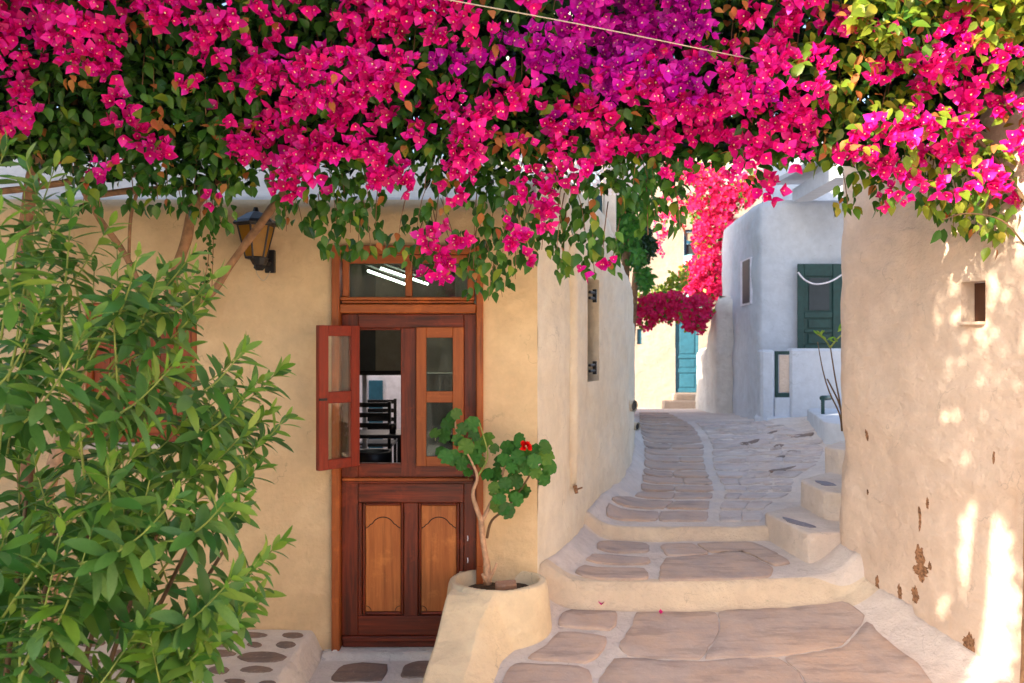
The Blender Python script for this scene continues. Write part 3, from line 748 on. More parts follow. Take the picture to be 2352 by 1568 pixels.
for i, (u, Y) in enumerate(((848, 7.15), (868, 8.3))):
    ch = empty('chair', (X(u, Y), Y, -.03), ['dark slat back chair beside the indoor table', 'dark chair farther back in the courtyard doorway'][i], 'chair')
    zt = Z(925 if i == 0 else 918, Y); zs_ = zt-.45
    m = MB(); m.box(X(u, Y)-.17, X(u, Y)+.17, Y-.18, Y+.18, zs_, zs_+.035, .005); m.build('seat', M_black, ch)
    for sx in (-.15, .15):
        m = MB(); m.box(X(u, Y)+sx-.014, X(u, Y)+sx+.014, Y+.15, Y+.178, -.03, zt); m.build('leg', M_black, ch)
        m = MB(); m.box(X(u, Y)+sx-.014, X(u, Y)+sx+.014, Y-.178, Y-.15, -.03, zs_-.001); m.build('leg', M_black, ch)
    for k in range(4):
        m = MB(); m.box(X(u, Y)-.135, X(u, Y)+.135, Y+.155, Y+.172, zt-.05-k*.09, zt-.01-k*.09); m.build('back_slat', M_black, ch)
m = MB(); c = P(860, 1062, 5.7); m.lathe(c.x, c.y, [(.10, c.z-.1), (.12, c.z+.02), (.12, c.z+.075), (.105, c.z+.08), (.10, c.z+.02)], 18); m.build('black_pot', M_black, None, smooth=True, label='low black pot on the ledge behind the open casement', cat='pot', origin=(c.x, c.y, c.z-.1))
m = MB(); m.box(X(800, 5.7), X(950, 5.7), 5.6, 5.85, c.z-.14, c.z-.101); m.build('shelf', M_black, room)
lt = empty('fluorescent_light', (-.9, 6.3, 2.7), 'lit fluorescent tubes on the ceiling behind the fanlight panes', 'lamp')
for k, (a, b, Ya, Yb) in enumerate((((846, 622), (930, 652), 5.75, 6.6), ((872, 615), (982, 652), 5.95, 6.9))):
    p, q = P(a[0], a[1], Ya), P(b[0], b[1], Yb); m = MB(); m.tube([p, q], .010, 8); m.build('tube', M_tube, lt, smooth=True)
    m = MB(); m.rbox((p+q)/2+Vector((0, 0, .05)), q-p, Vector((0, 0, 1)).cross(q-p), Vector((0, 0, 1)), (q-p).length/2+.02, .02, .012); m.build('housing', M_dark, lt)

# --- tall rear block added to shade lane and green door house; posts, lattice
rb = empty('white_shade_block', (.2, 10, 0), 'tall white block added behind the bougainvillea to shade the lane', 'house')
m = MB(); m.box(-.5, .62, 7.2, 9.6, 0, 7.0, .06); m.build('wall', M_white, rb)
m = MB(); m.box(-.5, .85, 9.63, 12.4, 0, 7.0, .06); m.build('rear_wall', M_white, rb)
m = MB(); m.box(.0, .95, 12.45, 15.2, 0, 3.0, .06); m.build('low_wing', M_white, rb)
tr = empty('terrace_post', tuple(P(1400, 560, 7.0)), 'square white post standing on the alley wall by the leaves', 'post')
m = MB(); m.box(X(1386, 7.0), X(1414, 7.0), 6.95, 7.1, Z(575, 7.0), Z(430, 7.0), .008); m.build('shaft', M_white, tr)
m = MB(); m.tube([P(1407, 545, 6.94), P(1409, 548, 6.93), P(1406, 552, 6.94)], .006, 6); m.build('hook', M_black, tr)
m = MB(); m.box(X(1340, 6.9), X(1364, 6.9), 6.85, 7.0, 2.9, Z(430, 6.9), .008); m.build('terrace_post', M_white, label='white post left of the green pole above the alley wall', cat='post')
m = MB(); m.tube([P(1374, 560, 6.95), P(1374, 420, 6.95)], .035, 10); m.build('green_pole', M_green, smooth=True, label='dark green pole between two white terrace posts', cat='pole')
lat = empty('lattice', tuple(P(1262, 400, 6.2)), 'white diagonal lattice screen peeping through the leaves above the wall', 'trellis')
for k in range(-7, 12):
    for sg in (1, -1):
        x_ = X(1225, 6.2)+k*.055; a = Vector((x_, 6.2+(.008 if sg > 0 else 0), 3.0)); b = a+Vector((.42*sg, 0, .42))
        if sg < 0: a.x += .2; b.x += .2
        m = MB(); m.rbox((a+b)/2, b-a, (0, 1, 0), (b-a).cross(Vector((0, 1, 0))), (b-a).length/2, .003, .009); m.build('slat', M_iwhite, lat)

# --- right near house
rh = empty('rosy_house', (2.8, 4.5, 0), 'rough whitewashed house wall on the right with small brown shuttered window', 'house')
rp = resample(RIGHT_S, .05); SR = [0]
for a, b in zip(rp, rp[1:]): SR.append(SR[-1]+(b-a).length)
def sr_of_u(u, ymax=5.3):
    for i in range(len(rp)):
        if rp[i].y < ymax and rp[i].x/rp[i].y*F+CU >= u: return SR[i]
    return SR[-1]
w0, w1 = sr_of_u(2195), sr_of_u(2262)
Yw = 4.45
rw, at_r = strip(list(reversed(RIGHT_S)) if False else RIGHT_S, lambda s: 3.25, lambda s: -.05, .05, M_right, 'wall', rh, ds=.05, amp=.026, holes=[(w0, w1, Z(745, Yw), Z(645, Yw), .11)], inward=(0, 1), cap=.12)
me = rw.data
smooth_by_angle(rw, 40)
def rpt(s, z, off=0.0):
    q, tg = at_r(s); n = Vector((-tg.y, tg.x)); return Vector((q.x+n.x*off, q.y+n.y*off, z)), Vector((tg.x, tg.y, 0)), Vector((n.x, n.y, 0))
# check which side faces the lane
_, _tg, _n = rpt((w0+w1)/2, 1)
NS = 1 if _n.x < 0 else -1
m = MB(); c, tg, n = rpt((w0+w1)/2, (Z(745, Yw)+Z(645, Yw))/2); n = n*NS
m.rbox(c-n*.09, tg, n, (0, 0, 1), (w1-w0)/2-.003, .008, (Z(645, Yw)-Z(745, Yw))/2-.004); m.build('window_shutter', M_brown, rh)
m = MB(); m.rbox(c-n*.02+Vector((0, 0, -(Z(645, Yw)-Z(745, Yw))/2+.008)), tg, n, (0, 0, 1), (w1-w0)/2-.004, .06, .008); m.build('window_sill', M_right, rh)
m = MB(); m.box(2.9, 8, -3, 5.6, 3.0, 3.2); m.build('roof', M_white, rh)
def chip(u, v, pts, rough=.0):
    """bare patch where the whitewash has fallen off, following the wall"""
    s = sr_of_u(u); q, tg = at_r(s); Y = q.y
    zc = Z(v, Y)
    vv = []; 
    for k, (du, dv) in enumerate(pts):
        s_ = sr_of_u(u+du*.8); qq, _ = at_r(s+(du/F*Y)/max(.35, abs((q.x/q.y)*(tg.y)-tg.x)) ); 
        pp, t2, n2 = rpt(s+(du/F*Y)/max(.35, abs((q.x/q.y)*(tg.y)-tg.x)), Z(v+dv, Y)); n2 = n2*NS
        d = .026*fbm(pp.x, pp.y, pp.z, 2.2)*1; vv.append(pp+n2*(d*1.0+.003))
    cc = sum(vv, Vector())/len(vv); m = MB(); n = len(vv)
    m.add([p+ (cc-p)*0 for p in vv]+[p-(n2*.012) for p in vv]+[cc+n2*.001], [(i, (i+1) % n, 2*n) for i in range(n)]+[(i, n+i, n+(i+1) % n, (i+1) % n) for i in range(n)])
    m.build('plaster_chip', M_chip, rh)
def blobp(w_, h_, seed, n=44): return [(w_*math.cos(t)*(1+.5*N3(math.cos(t), math.sin(t), seed, 2)+.55*N3(math.cos(t), math.sin(t), seed, 7)), h_*math.sin(t)*(1+.3*N3(math.cos(t), math.sin(t), seed+5, 2)+.45*N3(math.cos(t), math.sin(t), seed+5, 8))) for t in np.linspace(0, 2*PI, n+1)[:-1]]
for k, (u, v, a, b) in enumerate(((2114, 1280, 9, 26), (2112, 1310, 17, 12), (2103, 1325, 6, 12), (2116, 1190, 3, 28), (2117, 1155, 3, 12), (2053, 1360, 4, 19), (2091, 1366, 8, 20), (2013, 1345, 4, 22), (2003, 1362, 4, 8),
                                  (2222, 1488, 14, 30), (1956, 1000, 3, 12), (2126, 1300, 4, 10), (2064, 1375, 3, 12), (2010, 1385, 3, 4), (2063, 1402, 4, 4), (2268, 1050, 3, 14), (1985, 1130, 2, 6))):
    chip(u, v, blobp(a, b, k*2.3))
# --- steps climbing behind the right wall
st = empty('stone_steps', (2.3, 6.2, .4), 'whitewashed steps with slate insets climbing beside the rough right wall', 'steps')
def quadprism(pts, z0, z1, name, mat, parent, rnd=.02):
    m = MB(); p = [Vector(q) for q in pts]; c = sum(p, Vector((0, 0)))/len(p)
    q = []
    for a, b in zip(p, p[1:]+p[:1]): q += [a.lerp(b, .06), a.lerp(b, .35), a.lerp(b, .65), a.lerp(b, .94)]
    n = len(q); vv = []
    for z, i in ((z0, -.03), (z0+.06, 0), (z1-rnd, 0), (z1-rnd*.3, rnd*.35), (z1, rnd*1.2)):
        for v in q:
            d = (v-c).normalized(); w_ = v-d*i; vv.append((w_.x+.006*N3(w_.x, w_.y, z, 7), w_.y+.006*N3(w_.y, w_.x, z, 7), z+.004*N3(w_.x, w_.y, 0, 6)))
    vv.append((c.x, c.y, z1))
    ff = [(r*n+k, r*n+(k+1) % n, (r+1)*n+(k+1) % n, (r+1)*n+k) for r in range(4) for k in range(n)]+[(4*n+k, 4*n+(k+1) % n, 5*n) for k in range(n)]
    m.add(vv, ff); return m.build(name, mat, parent, smooth=True)
def W2(u, v, z): Y = (H-z)*F/(v-CV); return ((u-CU)*Y/F, Y)
zt1, zt2, zt3 = .62, .82, 1.02
quadprism([W2(1755, 1176, zt1), W2(1857, 1224, zt1), W2(1945, 1221, zt1), (3.1, 6.1), (3.1, 6.9), W2(1800, 1166, zt1)], .35, zt1, 'step', M_stepw, st)
quadprism([W2(1836, 1100, zt2), W2(1890, 1128, zt2), W2(1960, 1136, zt2), (3.3, 6.4), (3.3, 7.4), W2(1880, 1088, zt2)], .45, zt2, 'step', M_stepw, st)
quadprism([W2(1893, 1025, zt3), W2(1925, 1032, zt3), W2(1990, 1036, zt3), (3.6, 7.0), (3.9, 8.1), W2(1925, 1012, zt3)], .5, zt3, 'step', M_stepw, st)
for zt, poly in ((zt1, [(1795, 1187), (1830, 1196), (1880, 1212), (1862, 1213), (1815, 1202)]), (zt2, [(1868, 1104), (1900, 1106), (1925, 1116), (1895, 1116)])):
    slab([Vector(W2(u, v, zt)) for u, v in poly], lambda x, y, z=zt: z, M_blueslab, st, name='slate_inset', h=.006)

# --- green door house at the end on the right
gh = empty('blue_shaded_house', (4, 12, .7), 'white house in blue shade with dark green door, parapet and porch beam', 'house')
def zc(v, Y): return H+(CV-v)*Y/F
gx0 = X(1743, 12.0)
GP = smooth_poly([(5.6, 12.02), (gx0+.12, 12.0), (gx0-.02, 12.1), (X(1694, 13.6), 13.6), (X(1694, 13.6)+.1, 15)], 2)
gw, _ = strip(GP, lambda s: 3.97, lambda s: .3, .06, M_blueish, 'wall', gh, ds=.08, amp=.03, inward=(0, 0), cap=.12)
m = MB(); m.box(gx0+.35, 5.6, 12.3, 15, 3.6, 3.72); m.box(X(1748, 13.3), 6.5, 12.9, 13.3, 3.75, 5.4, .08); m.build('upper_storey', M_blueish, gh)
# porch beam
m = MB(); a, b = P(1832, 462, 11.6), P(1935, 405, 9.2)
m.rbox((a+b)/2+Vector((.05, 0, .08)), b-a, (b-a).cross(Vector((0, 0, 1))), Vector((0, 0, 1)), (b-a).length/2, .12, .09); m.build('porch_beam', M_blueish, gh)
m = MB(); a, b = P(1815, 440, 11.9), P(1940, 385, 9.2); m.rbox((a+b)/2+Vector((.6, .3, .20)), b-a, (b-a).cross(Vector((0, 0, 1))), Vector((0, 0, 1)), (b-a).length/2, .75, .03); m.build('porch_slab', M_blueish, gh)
gd = sub_empty('door', gh, (X(1890, 11.95), 11.95, 1))
def bxy(name, parent, mat, u0, u1, v0, v1, Y, d, b=.006):
    m = MB(); m.box(X(u0, Y), X(u1, Y), Y-d, Y, zc(v1, Y), zc(v0, Y), b); return m.build(name, mat, parent)
bxy('door_leaf', gd, M_green, 1831, 1965, 606, 830, 11.95, .03)
for a in ((1831, 1846, 606, 830), (1912, 1965, 606, 830)): bxy('stile', gd, M_green, *a, 11.915, .02)
for a in ((1846.5, 1911.5, 606, 634), (1846.5, 1911.5, 716, 730), (1846.5, 1911.5, 756, 764), (1846.5, 1911.5, 792, 830)): bxy('rail', gd, M_green, *a, 11.915, .018)
bxy('pane', gd, M_greenpane, 1858, 1904, 638, 712, 11.913, .01, .0)
bxy('panel', gd, M_green, 1856, 1906, 733, 753, 11.912, .012); bxy('panel', gd, M_green, 1856, 1906, 767, 789, 11.912, .012)
m = MB(); m.tube([P(1833, 625, 11.7), P(1848, 642, 11.7), (P(1872, 652, 11.7)), P(1905, 647, 11.7), P(1935, 630, 11.7)], .012, 6, sub=4); m.build('cord', M_iwhite, gh, smooth=True)
sw_ = sub_empty('window', gh, tuple(P(1722, 650, 12.7)))
q0, q1 = Vector((X(1713, 13.0), 13.0)), Vector((X(1731, 12.45), 12.45))
d = (q1-q0).normalized(); n = Vector((-abs(d.y), -abs(d.x)))
def sidebox(name, mat, t0, t1, v0, v1, off, th, parent):
    a = q0.lerp(q1, t0); b = q0.lerp(q1, t1); c = (a+b)/2+n*off; Yc = c.y
    m = MB(); m.rbox((c.x, c.y, (zc(v0, 12.7)+zc(v1, 12.7))/2), (d.x, d.y, 0), (n.x, n.y, 0), (0, 0, 1), (b-a).length/2, th, (zc(v0, 12.7)-zc(v1, 12.7))/2); return m.build(name, mat, parent)
sidebox('window_frame', M_iwhite, -.25, 1.1, 594, 700, .03, .03, sw_); sidebox('pane', M_greenpane, .1, 1.0, 598, 696, .055, .012, sw_)
# parapet, gate
pp = empty('parapet', (4, 11, .8), 'low white parapet with a green gate before the green door', 'parapet')
Yp_ = 11.0
def pbox(name, mat, u0, u1, v0, v1, ya, yb, b=.03, parent=None): 
    m = MB(); m.box(X(u0, ya), X(u1, ya), ya, yb, zc(v1, ya), zc(v0, ya), b); return m.build(name, mat, parent or pp)
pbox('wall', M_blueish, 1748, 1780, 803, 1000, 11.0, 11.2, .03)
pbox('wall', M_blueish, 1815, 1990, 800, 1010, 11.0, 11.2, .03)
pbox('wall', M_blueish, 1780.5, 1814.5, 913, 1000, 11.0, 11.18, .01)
pbox('gate_post', M_green, 1781, 1788, 806, 912, 11.02, 11.06, .004); pbox('gate_rail', M_green, 1788.3, 1814, 806, 814, 11.03, 11.06, .004); pbox('gate_rail', M_green, 1788.3, 1814, 902, 912, 11.03, 11.06, .004)
pbox('gate_panel', M_right, 1790, 1813, 815, 901, 11.04, 11.055, .0)
sb = empty('doorstep_block', tuple(P(1775, 970, 10.6)), 'low white step block under the green gate', 'step')
quadprism([W2(1732, 956, .9), W2(1812, 958, .9), W2(1818, 945, .9), W2(1740, 943, .9)], .6, .9, 'block', M_blueish, sb)
hr = MB(); hr.tube([P(1890, 962, 9.6), P(1890, 916, 9.6)], .022, 8); hr.tube([P(1888, 914, 9.6), P(1906, 913, 9.9)], .03, 8); hr.build('handrail', M_green, label='short dark green handrail bent over the white kerb', cat='handrail', smooth=True)
kb = empty('white_kerb', tuple(P(1900, 985, 9.4)), 'stepped white kerb blocks at the foot of the parapet', 'kerb')
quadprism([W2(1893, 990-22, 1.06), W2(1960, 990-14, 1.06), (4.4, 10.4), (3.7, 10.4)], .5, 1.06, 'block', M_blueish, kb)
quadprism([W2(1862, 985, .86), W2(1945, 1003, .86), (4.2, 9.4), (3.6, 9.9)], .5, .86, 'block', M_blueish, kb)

# --- rounded garden wall
gwl = empty('garden_wall', (3.3, 14.5, .6), 'round topped whitewashed garden wall with grey stains beside the blue door', 'wall')
GW = smooth_poly([(4.2, 14.0), (X(1652, 14.0), 14.0), (X(1640, 14.1), 14.12), (X(1606, 15.6), 15.6), (X(1600, 17.4), 17.4)], 2)
def gtop(s):
    pts = resample(GW, .08); L = 0
    for a, b in zip(pts, pts[1:]):
        L += (b-a).length
        if L >= s: break
    return 2.68 - .9*ss(14.05, 15.2, b.y) if b.y > 14.05 else 2.68-.10*ss(3.6, 4.2, b.x)*0
strip(GW, gtop, lambda s: .3, .08, M_white, 'wall', gwl, ds=.08, amp=.035, inward=(0, 0), cap=.22)
m = MB(); m.box(X(1652, 14)+.15, 4.2, 14.18, 14.5, 2.2, 2.62, .08); m.build('wall_back', M_white, gwl)

# --- far sunny house
Yf = 18.0
fh = empty('sunny_house', (3.5, Yf, .4), 'sunlit cream house at the lane end with blue door, window and railing', 'house')
fx0, fx1 = X(1380, Yf), X(1960, Yf)
hs = [(X(1550, Yf)-fx0, X(1606, Yf)-fx0, zc(902, Yf), zc(716, Yf), .15), (X(1570, Yf)-fx0, X(1618, Yf)-fx0, zc(706, Yf), zc(527, Yf), .15), (X(1463, Yf)-fx0, X(1475, Yf)-fx0, zc(790, Yf), zc(755, Yf), .12)]
fwl, _ = strip([(fx0, Yf), (fx1, Yf)], lambda s: zc(425, Yf), lambda s: .2, .15, M_far, 'wall', fh, ds=.15, amp=.02, holes=hs, cap=.05)
smooth_by_angle(fwl)
m = MB(); m.box(fx0, fx1, Yf+.3, Yf+4, zc(428, Yf)-.2, zc(428, Yf)); m.box(X(1745, Yf), fx1, Yf+2, Yf+4, zc(428, Yf), 7.2); m.build('roof', M_far, fh)
fd = sub_empty('door', fh, (X(1578, Yf), Yf+.1, zc(902, Yf)))
bxy('door_leaf', fd, M_teal, 1551, 1605, 717, 901, Yf+.12, .04)
for a in ((1551, 1557, 717, 901), (1599, 1605, 717, 901)): bxy('stile', fd, M_teal, *a, Yf+.08, .025, .008)
for a in ((1557.4, 1598.6, 717, 741), (1557.4, 1598.6, 816, 823), (1557.4, 1598.6, 846, 856), (1557.4, 1598.6, 892, 901)): bxy('rail', fd, M_teal, *a, Yf+.08, .024, .008)
bxy('panel', fd, M_teal, 1561, 1595, 746, 812, Yf+.085, .02, .01); bxy('panel', fd, M_teal, 1561, 1595, 826, 843, Yf+.085, .02, .01); bxy('panel', fd, M_teal, 1561, 1595, 859, 889, Yf+.085, .02, .01)
fwn = sub_empty('window', fh, (X(1594, Yf), Yf+.1, zc(700, Yf)))
for a in ((1570.5, 1575, 528, 705), (1613, 1617.5, 528, 705)): bxy('frame_side', fwn, M_tealdark, *a, Yf+.1, .05)
for a in ((1575.3, 1612.7, 528, 533), (1575.3, 1612.7, 553, 560), (1575.3, 1612.7, 700, 705)): bxy('frame_rail', fwn, M_tealdark, *a, Yf+.1, .05)
bxy('mullion', fwn, M_tealdark, 1593, 1597, 533.3, 552.7, Yf+.09, .03)
bxy('pane', fwn, M_beige, 1575.5, 1592.7, 533.5, 552.5, Yf+.09, .01, 0); bxy('pane', fwn, M_beige, 1597.3, 1612.5, 533.5, 552.5, Yf+.09, .01, 0)
bxy('dark_pane', fwn, M_greenpane, 1575.5, 1612.5, 560.5, 699.5, Yf+.11, .01, 0)
m = MB(); m.rbox(P(1576, 640, Yf)+Vector((0, -.2, 0)), (.25, -1, 0), (1, .25, 0), (0, 0, 1), .2, .012, .5); m.build('open_shutter', M_aqua, fwn)
bxy('small_window', fh, M_teal, 1463, 1475, 755, 790, Yf+.1, .04)
fs_ = empty('blue_door_steps', (3.3, 17.6, .45), 'small cream steps rising to the far blue door', 'steps')
m = MB(); m.box(X(1548, 17.7), X(1640, 17.7), 17.45, 17.96, .2, zc(904, 17.6), .02); m.build('step', M_far, fs_)
m = MB(); m.box(X(1520, 17.4), X(1640, 17.4), 17.15, 17.43, .2, zc(920, 17.3), .02); m.build('step', M_far, fs_)
rl = empty('balcony_railing', tuple(P(1680, 425, 18.2)), 'light blue balcony railing on the far sunny house', 'railing')
for v in (395, 424): bxy('rail', rl, M_aqua, 1590, 1760, v, v+3, 18.15, .04)
for k in range(27):
    u = 1594+k*6.2; bxy('baluster', rl, M_aqua, u, u+1.6, 398.2, 423.8, 18.14, .02, 0)
bxy('rear_wall', fh, M_far, 1380, 1760, 330, 430, 21, .2)

# --- unseen houses behind the camera; the stepped one added to shade the lane
nb = empty('shading_house', (-7, 1, 0), 'unseen stepped cream house added behind the viewer to shade the lane', 'house')
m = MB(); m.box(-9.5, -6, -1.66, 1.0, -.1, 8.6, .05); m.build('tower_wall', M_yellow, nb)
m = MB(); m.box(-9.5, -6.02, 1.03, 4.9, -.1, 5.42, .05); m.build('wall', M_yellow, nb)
for z in (1.2, 4.0):
    m = MB(); m.box(-5.995, -5.95, 1.6, 2.5, z, z+1.2); m.build('shutter', M_teal, nb)
nb2 = empty('lane_end_house', (0, -9, 0), 'white house closing the lane behind the viewer', 'house')
m = MB(); m.box(-4, 9, -10, -8.2, -.1, 4.5, .05); m.build('wall', M_far, nb2)
m = MB(); m.box(1, 2, -8.19, -8.13, -.05, 2.1); m.build('door', M_teal, nb2)

# ------------------------------------------------------------------ lantern
ln = empty('wall_lantern', tuple(P(590, 560, 4.95)), 'black iron wall lantern with amber glass behind a branch', 'lantern')
Yl = 4.96; cx, cy = X(588, Yl), Yl
def ring(r, z): return [(cx+r*math.cos(PI/6+k*PI/3), cy+r*math.sin(PI/6+k*PI/3), z) for k in range(6)]
zt, zb = Z(518, Yl), Z(592, Yl)
m = MB(); a, b = ring(.108, zt), ring(.06, zb); m.add(a+b, [(k, 6+k, 6+(k+1) % 6, (k+1) % 6) for k in range(6)]); m.build('amber_glass', M_amber, ln)
m = MB()
for k in range(6): m.tube([a[k], b[k]], .006, 6); m.tube([a[k], a[(k+1) % 6]], .007, 6); m.tube([b[k], b[(k+1) % 6]], .007, 6)
m.build('frame', M_black, ln)
m = MB(); m.lathe(cx, cy, [(.13, zt+.002), (.135, zt+.012), (.12, zt+.03), (.05, zt+.075), (.02, zt+.085), (.012, zt+.11)], 6, PI/6); m.build('cap', M_black, ln)
m = MB(); m.lathe(cx+.02, cy, [(.02, zb-.075), (.035, zb-.06), (.032, zb-.045), (.04, zb-.04), (.06, zb-.002)], 10); m.tube([(cx+.03, cy, zb-.05), (cx+.05, cy+.05, zb-.03), (cx+.05, 5.1, zb-.02)], .012, 7, sub=3); m.box(cx+.02, cx+.08, 5.065, 5.1, zb-.08, zb+.06, .004); m.build('bracket', M_black, ln)
m = MB(); m.tube([(cx-.03, 5.07, zb+.0), (cx-.025, 5.05, zb-.08), (cx+.02, 5.04, zb-.13), (cx+.05, 5.05, zb-.09), (cx+.055, 5.08, zb-.06)], .003, 5, sub=5); m.build('loop_wire', M_wire, ln)
m = MB(); m.tube([P(1020, -3, 3.4), P(1035, 0, 3.4), P(1340, 57, 3.6), P(1640, 118, 3.85), P(1800, 150, 4.1)], .0026, 6, sub=4); m.build('cable', M_wire, smooth=True, label='thin pale cable stretched in front of the bougainvillea', cat='cable')
m = MB(); m.tube([P(488, 430, 5.07), P(490, 560, 5.075), P(486, 690, 5.075)], .003, 5); m.build('wall_wire', M_bark, label='thin brown wire hanging down the wall beside the lantern', cat='wire')

# ------------------------------------------------------------------ planter
def smax(a, b, k=.03):
    h = max(k-abs(a-b), 0)/k; return max(a, b)+h*h*k*.25
PCX, PCY = -.085, 4.955
XL = [(3.7, -.60), (4.0, -.56), (4.25, -.50), (4.45, -.465), (4.62, -.43), (4.8, -.40), (4.95, -.385), (5.2, -.37)]
XT = [(3.7, -.33), (4.0, -.28), (4.25, -.225), (4.4, -.20), (4.55, -.165), (4.65, -.12), (4.8, .0), (4.95, .10), (5.2, .12)]
XB = [(3.7, -.10), (4.34, -.03), (4.58, .0), (4.74, .09), (5.08, .23), (5.2, .25)]
ZT = [(3.7, -.03), (4.0, .06), (4.25, .15), (4.4, .22), (4.5, .275), (4.58, .34), (4.66, .42), (4.72, .455), (5.2, .47)]
def zplanter(x, y):
    xl, xt, xb, zt_ = (lerp_tab(T, y) for T in (XL, XT, XB, ZT))
    g_ = .10+(y-4.4)*.115 if x > -.05 else -.06
    z = zt_
    if x < xl+.05: z = -.06+(zt_+.06)*ss(xl-.03, xl+.045, x)
    elif x > xt-.02:
        g_ = .09+(y-4.4)*.115; t = ss(xt-.03, xb+.005, x)**.8; z = zt_+(g_-.03-zt_)*t
    ex = (x-PCX)/1.22
    r = math.hypot(ex, y-PCY)
    rim = .475-(.475-.0)*ss(.235, .29, r)
    if y > 4.66: z = smax(z, rim if r < .29 else -1, .03)
    rr = r/(1+.04*math.sin(3*math.atan2(y-PCY, x-PCX)))
    if rr < .208: z = z-(z-.36)*(1-ss(.178, .206, rr))
    return z+.006*N3(x, y, 0, 9)
pl = empty('planter', (PCX, PCY, 0), 'built in plaster planter with a sloping wing beside the door', 'planter')
m_ = sheet('planter_body', axis([(-.66, .27, .009)]), axis([(3.7, 5.16, .012)]), zplanter, M_planter)
m_.parent = pl; m_.location = -wloc(pl)
m = MB(); pts = [(PCX+.24*r*math.cos(t), PCY+.195*r*math.sin(t)) for r in (.999, .7, .4) for t in np.linspace(0, 2*PI, 17)[:-1]]
m.add([(x, y, .405+.02*N3(x, y, 0, 14)) for x, y in pts]+[(PCX, PCY, .41)], [(r*16+k, r*16+(k+1) % 16, r*16+16+(k+1) % 16, r*16+16+k) for r in range(2) for k in range(16)]+[(32+k, 32+(k+1) % 16, 48) for k in range(16)])
m.build('soil', M_soil, pl, smooth=True)
m = MB(); m.rbox((X(1162, 4.88), 4.88, .43), (1, .15, .05), (-.15, 1, .3), (0, -.3, 1), .062, .03, .055); o = m.build('brick', M_brick, label='old broken brick lying in the plaster planter', cat='brick', origin=(X(1162, 4.88), 4.88, .4))
bm_ = o.modifiers.new('bevel', 'BEVEL'); bm_.width = .008; bm_.segments = 2

# ------------------------------------------------------------------ foliage machinery
def leaf_tpl(prof, fold=.18, curl=.12, rows_=None):
    """prof: (t, half width); folded along the midrib, tip curling down; unit length along +Y, normal +Z"""
    V, Fc = [], []
    n = len(prof)
    for i, (t, w_) in enumerate(prof):
        z = -curl*t*t
        if w_ < 1e-6: V.append((0, t, z))
        else: V += [(-w_, t, z+w_*fold), (0, t, z), (w_, t, z+w_*fold)]
    idx = 0; st = []
    for i, (t, w_) in enumerate(prof): st.append((idx, w_ < 1e-6)); idx += 1 if w_ < 1e-6 else 3
    for (a, pa), (b, pb) in zip(st, st[1:]):
        if pa and not pb: Fc += [(a, b+1, b), (a, b+2, b+1)]
        elif not pa and pb: Fc += [(a, a+1, b), (a+1, a+2, b)]
        else: Fc += [(a, a+1, b+1), (a, b+1, b), (a+1, a+2, b+2), (a+1, b+2, b+1)]
    return np.array(V, float), np.array(Fc, int)
BR = leaf_tpl([(0, 0.0), (.22, .30), (.48, .42), (.76, .26), (1.08, 0)], .32, -.12)
LF = leaf_tpl([(0, 0.0), (.2, .24), (.45, .31), (.75, .17), (1.0, 0)], .3, .25)
OL = leaf_tpl([(0, 0.0), (.15, .08), (.4, .155), (.65, .15), (.86, .09), (1.0, 0)], .22, .20)
SM = leaf_tpl([(0, 0.0), (.5, .36), (1.0, 0)], .2, .1)
def join_tpl(L):
    V, Fc, M, n = [], [], [], 0
    for (v, f, mi) in L: V.append(v); Fc.append(f+n); M += [mi]*len(f); n += len(v)
    return np.concatenate(V), np.concatenate(Fc), np.array(M)
def rotm(axis_, a): return np.array(Matrix.Rotation(a, 3, axis_))
def flower_tpl(opening, cheap=False):
    L = []
    v0, f0 = (SM if cheap else BR)
    for k in range(3):
        r = rotm('Z', k*2*PI/3) @ rotm('X', opening)
        L.append((v0 @ r.T, f0, 0))
    if not cheap:
        t = np.array([(0, 0, .05), (.03, .0, .42), (-.015, .026, .42), (-.015, -.026, .42)]); L.append((t, np.array([(0, 1, 2), (0, 2, 3), (0, 3, 1)]), 1))
        c = [(0, 0, .45)]+[(.075*math.cos(a), .075*math.sin(a), .45+.02*(i % 2)) for i, a in enumerate(np.linspace(0, 2*PI, 7)[:-1])]
        L.append((np.array(c), np.array([(0, 1+i, 1+(i+1) % 6) for i in range(6)]), 1))
    return join_tpl(L)
FT = [flower_tpl(math.radians(a)) for a in (20, 42, 60)]
FC = flower_tpl(math.radians(35), True)
def frame(d, n, s, roll=0):
    """3x3: local Y -> d, local Z -> about n"""
    d = d/ (np.linalg.norm(d)+1e-9); n = n-d*np.dot(n, d); l = np.linalg.norm(n)
    if l < 1e-4: n = np.array([1, 0, 0])-d*d[0]; l = np.linalg.norm(n)
    n = n/l; x = np.cross(d, n); return np.stack([x, d, n], 1)*s
def zframe(n, s):
    n = n/np.linalg.norm(n); a = np.random.rand()*2*PI
    h = np.array([math.cos(a), math.sin(a), .3]); x = np.cross(h, n); x /= np.linalg.norm(x); y = np.cross(n, x); return np.stack([x, y, n], 1)*s
def scatter(tpl, items):
    """items: list of (3x3, pos) -> V, F, M"""
    v, f = tpl[0], tpl[1]; mi = tpl[2] if len(tpl) > 2 else np.zeros(len(f), int)
    if not items: return np.zeros((0, 3)), np.zeros((0, 3), int), np.zeros(0, int)
    R = np.array([i[0] for i in items]); T = np.array([i[1] for i in items])
    V = np.einsum('nij,kj->nki', R, v)+T[:, None, :]
    Fc = f[None]+(np.arange(len(items))*len(v))[:, None, None]
    return V.reshape(-1, 3), Fc.reshape(-1, 3), np.tile(mi, len(items))
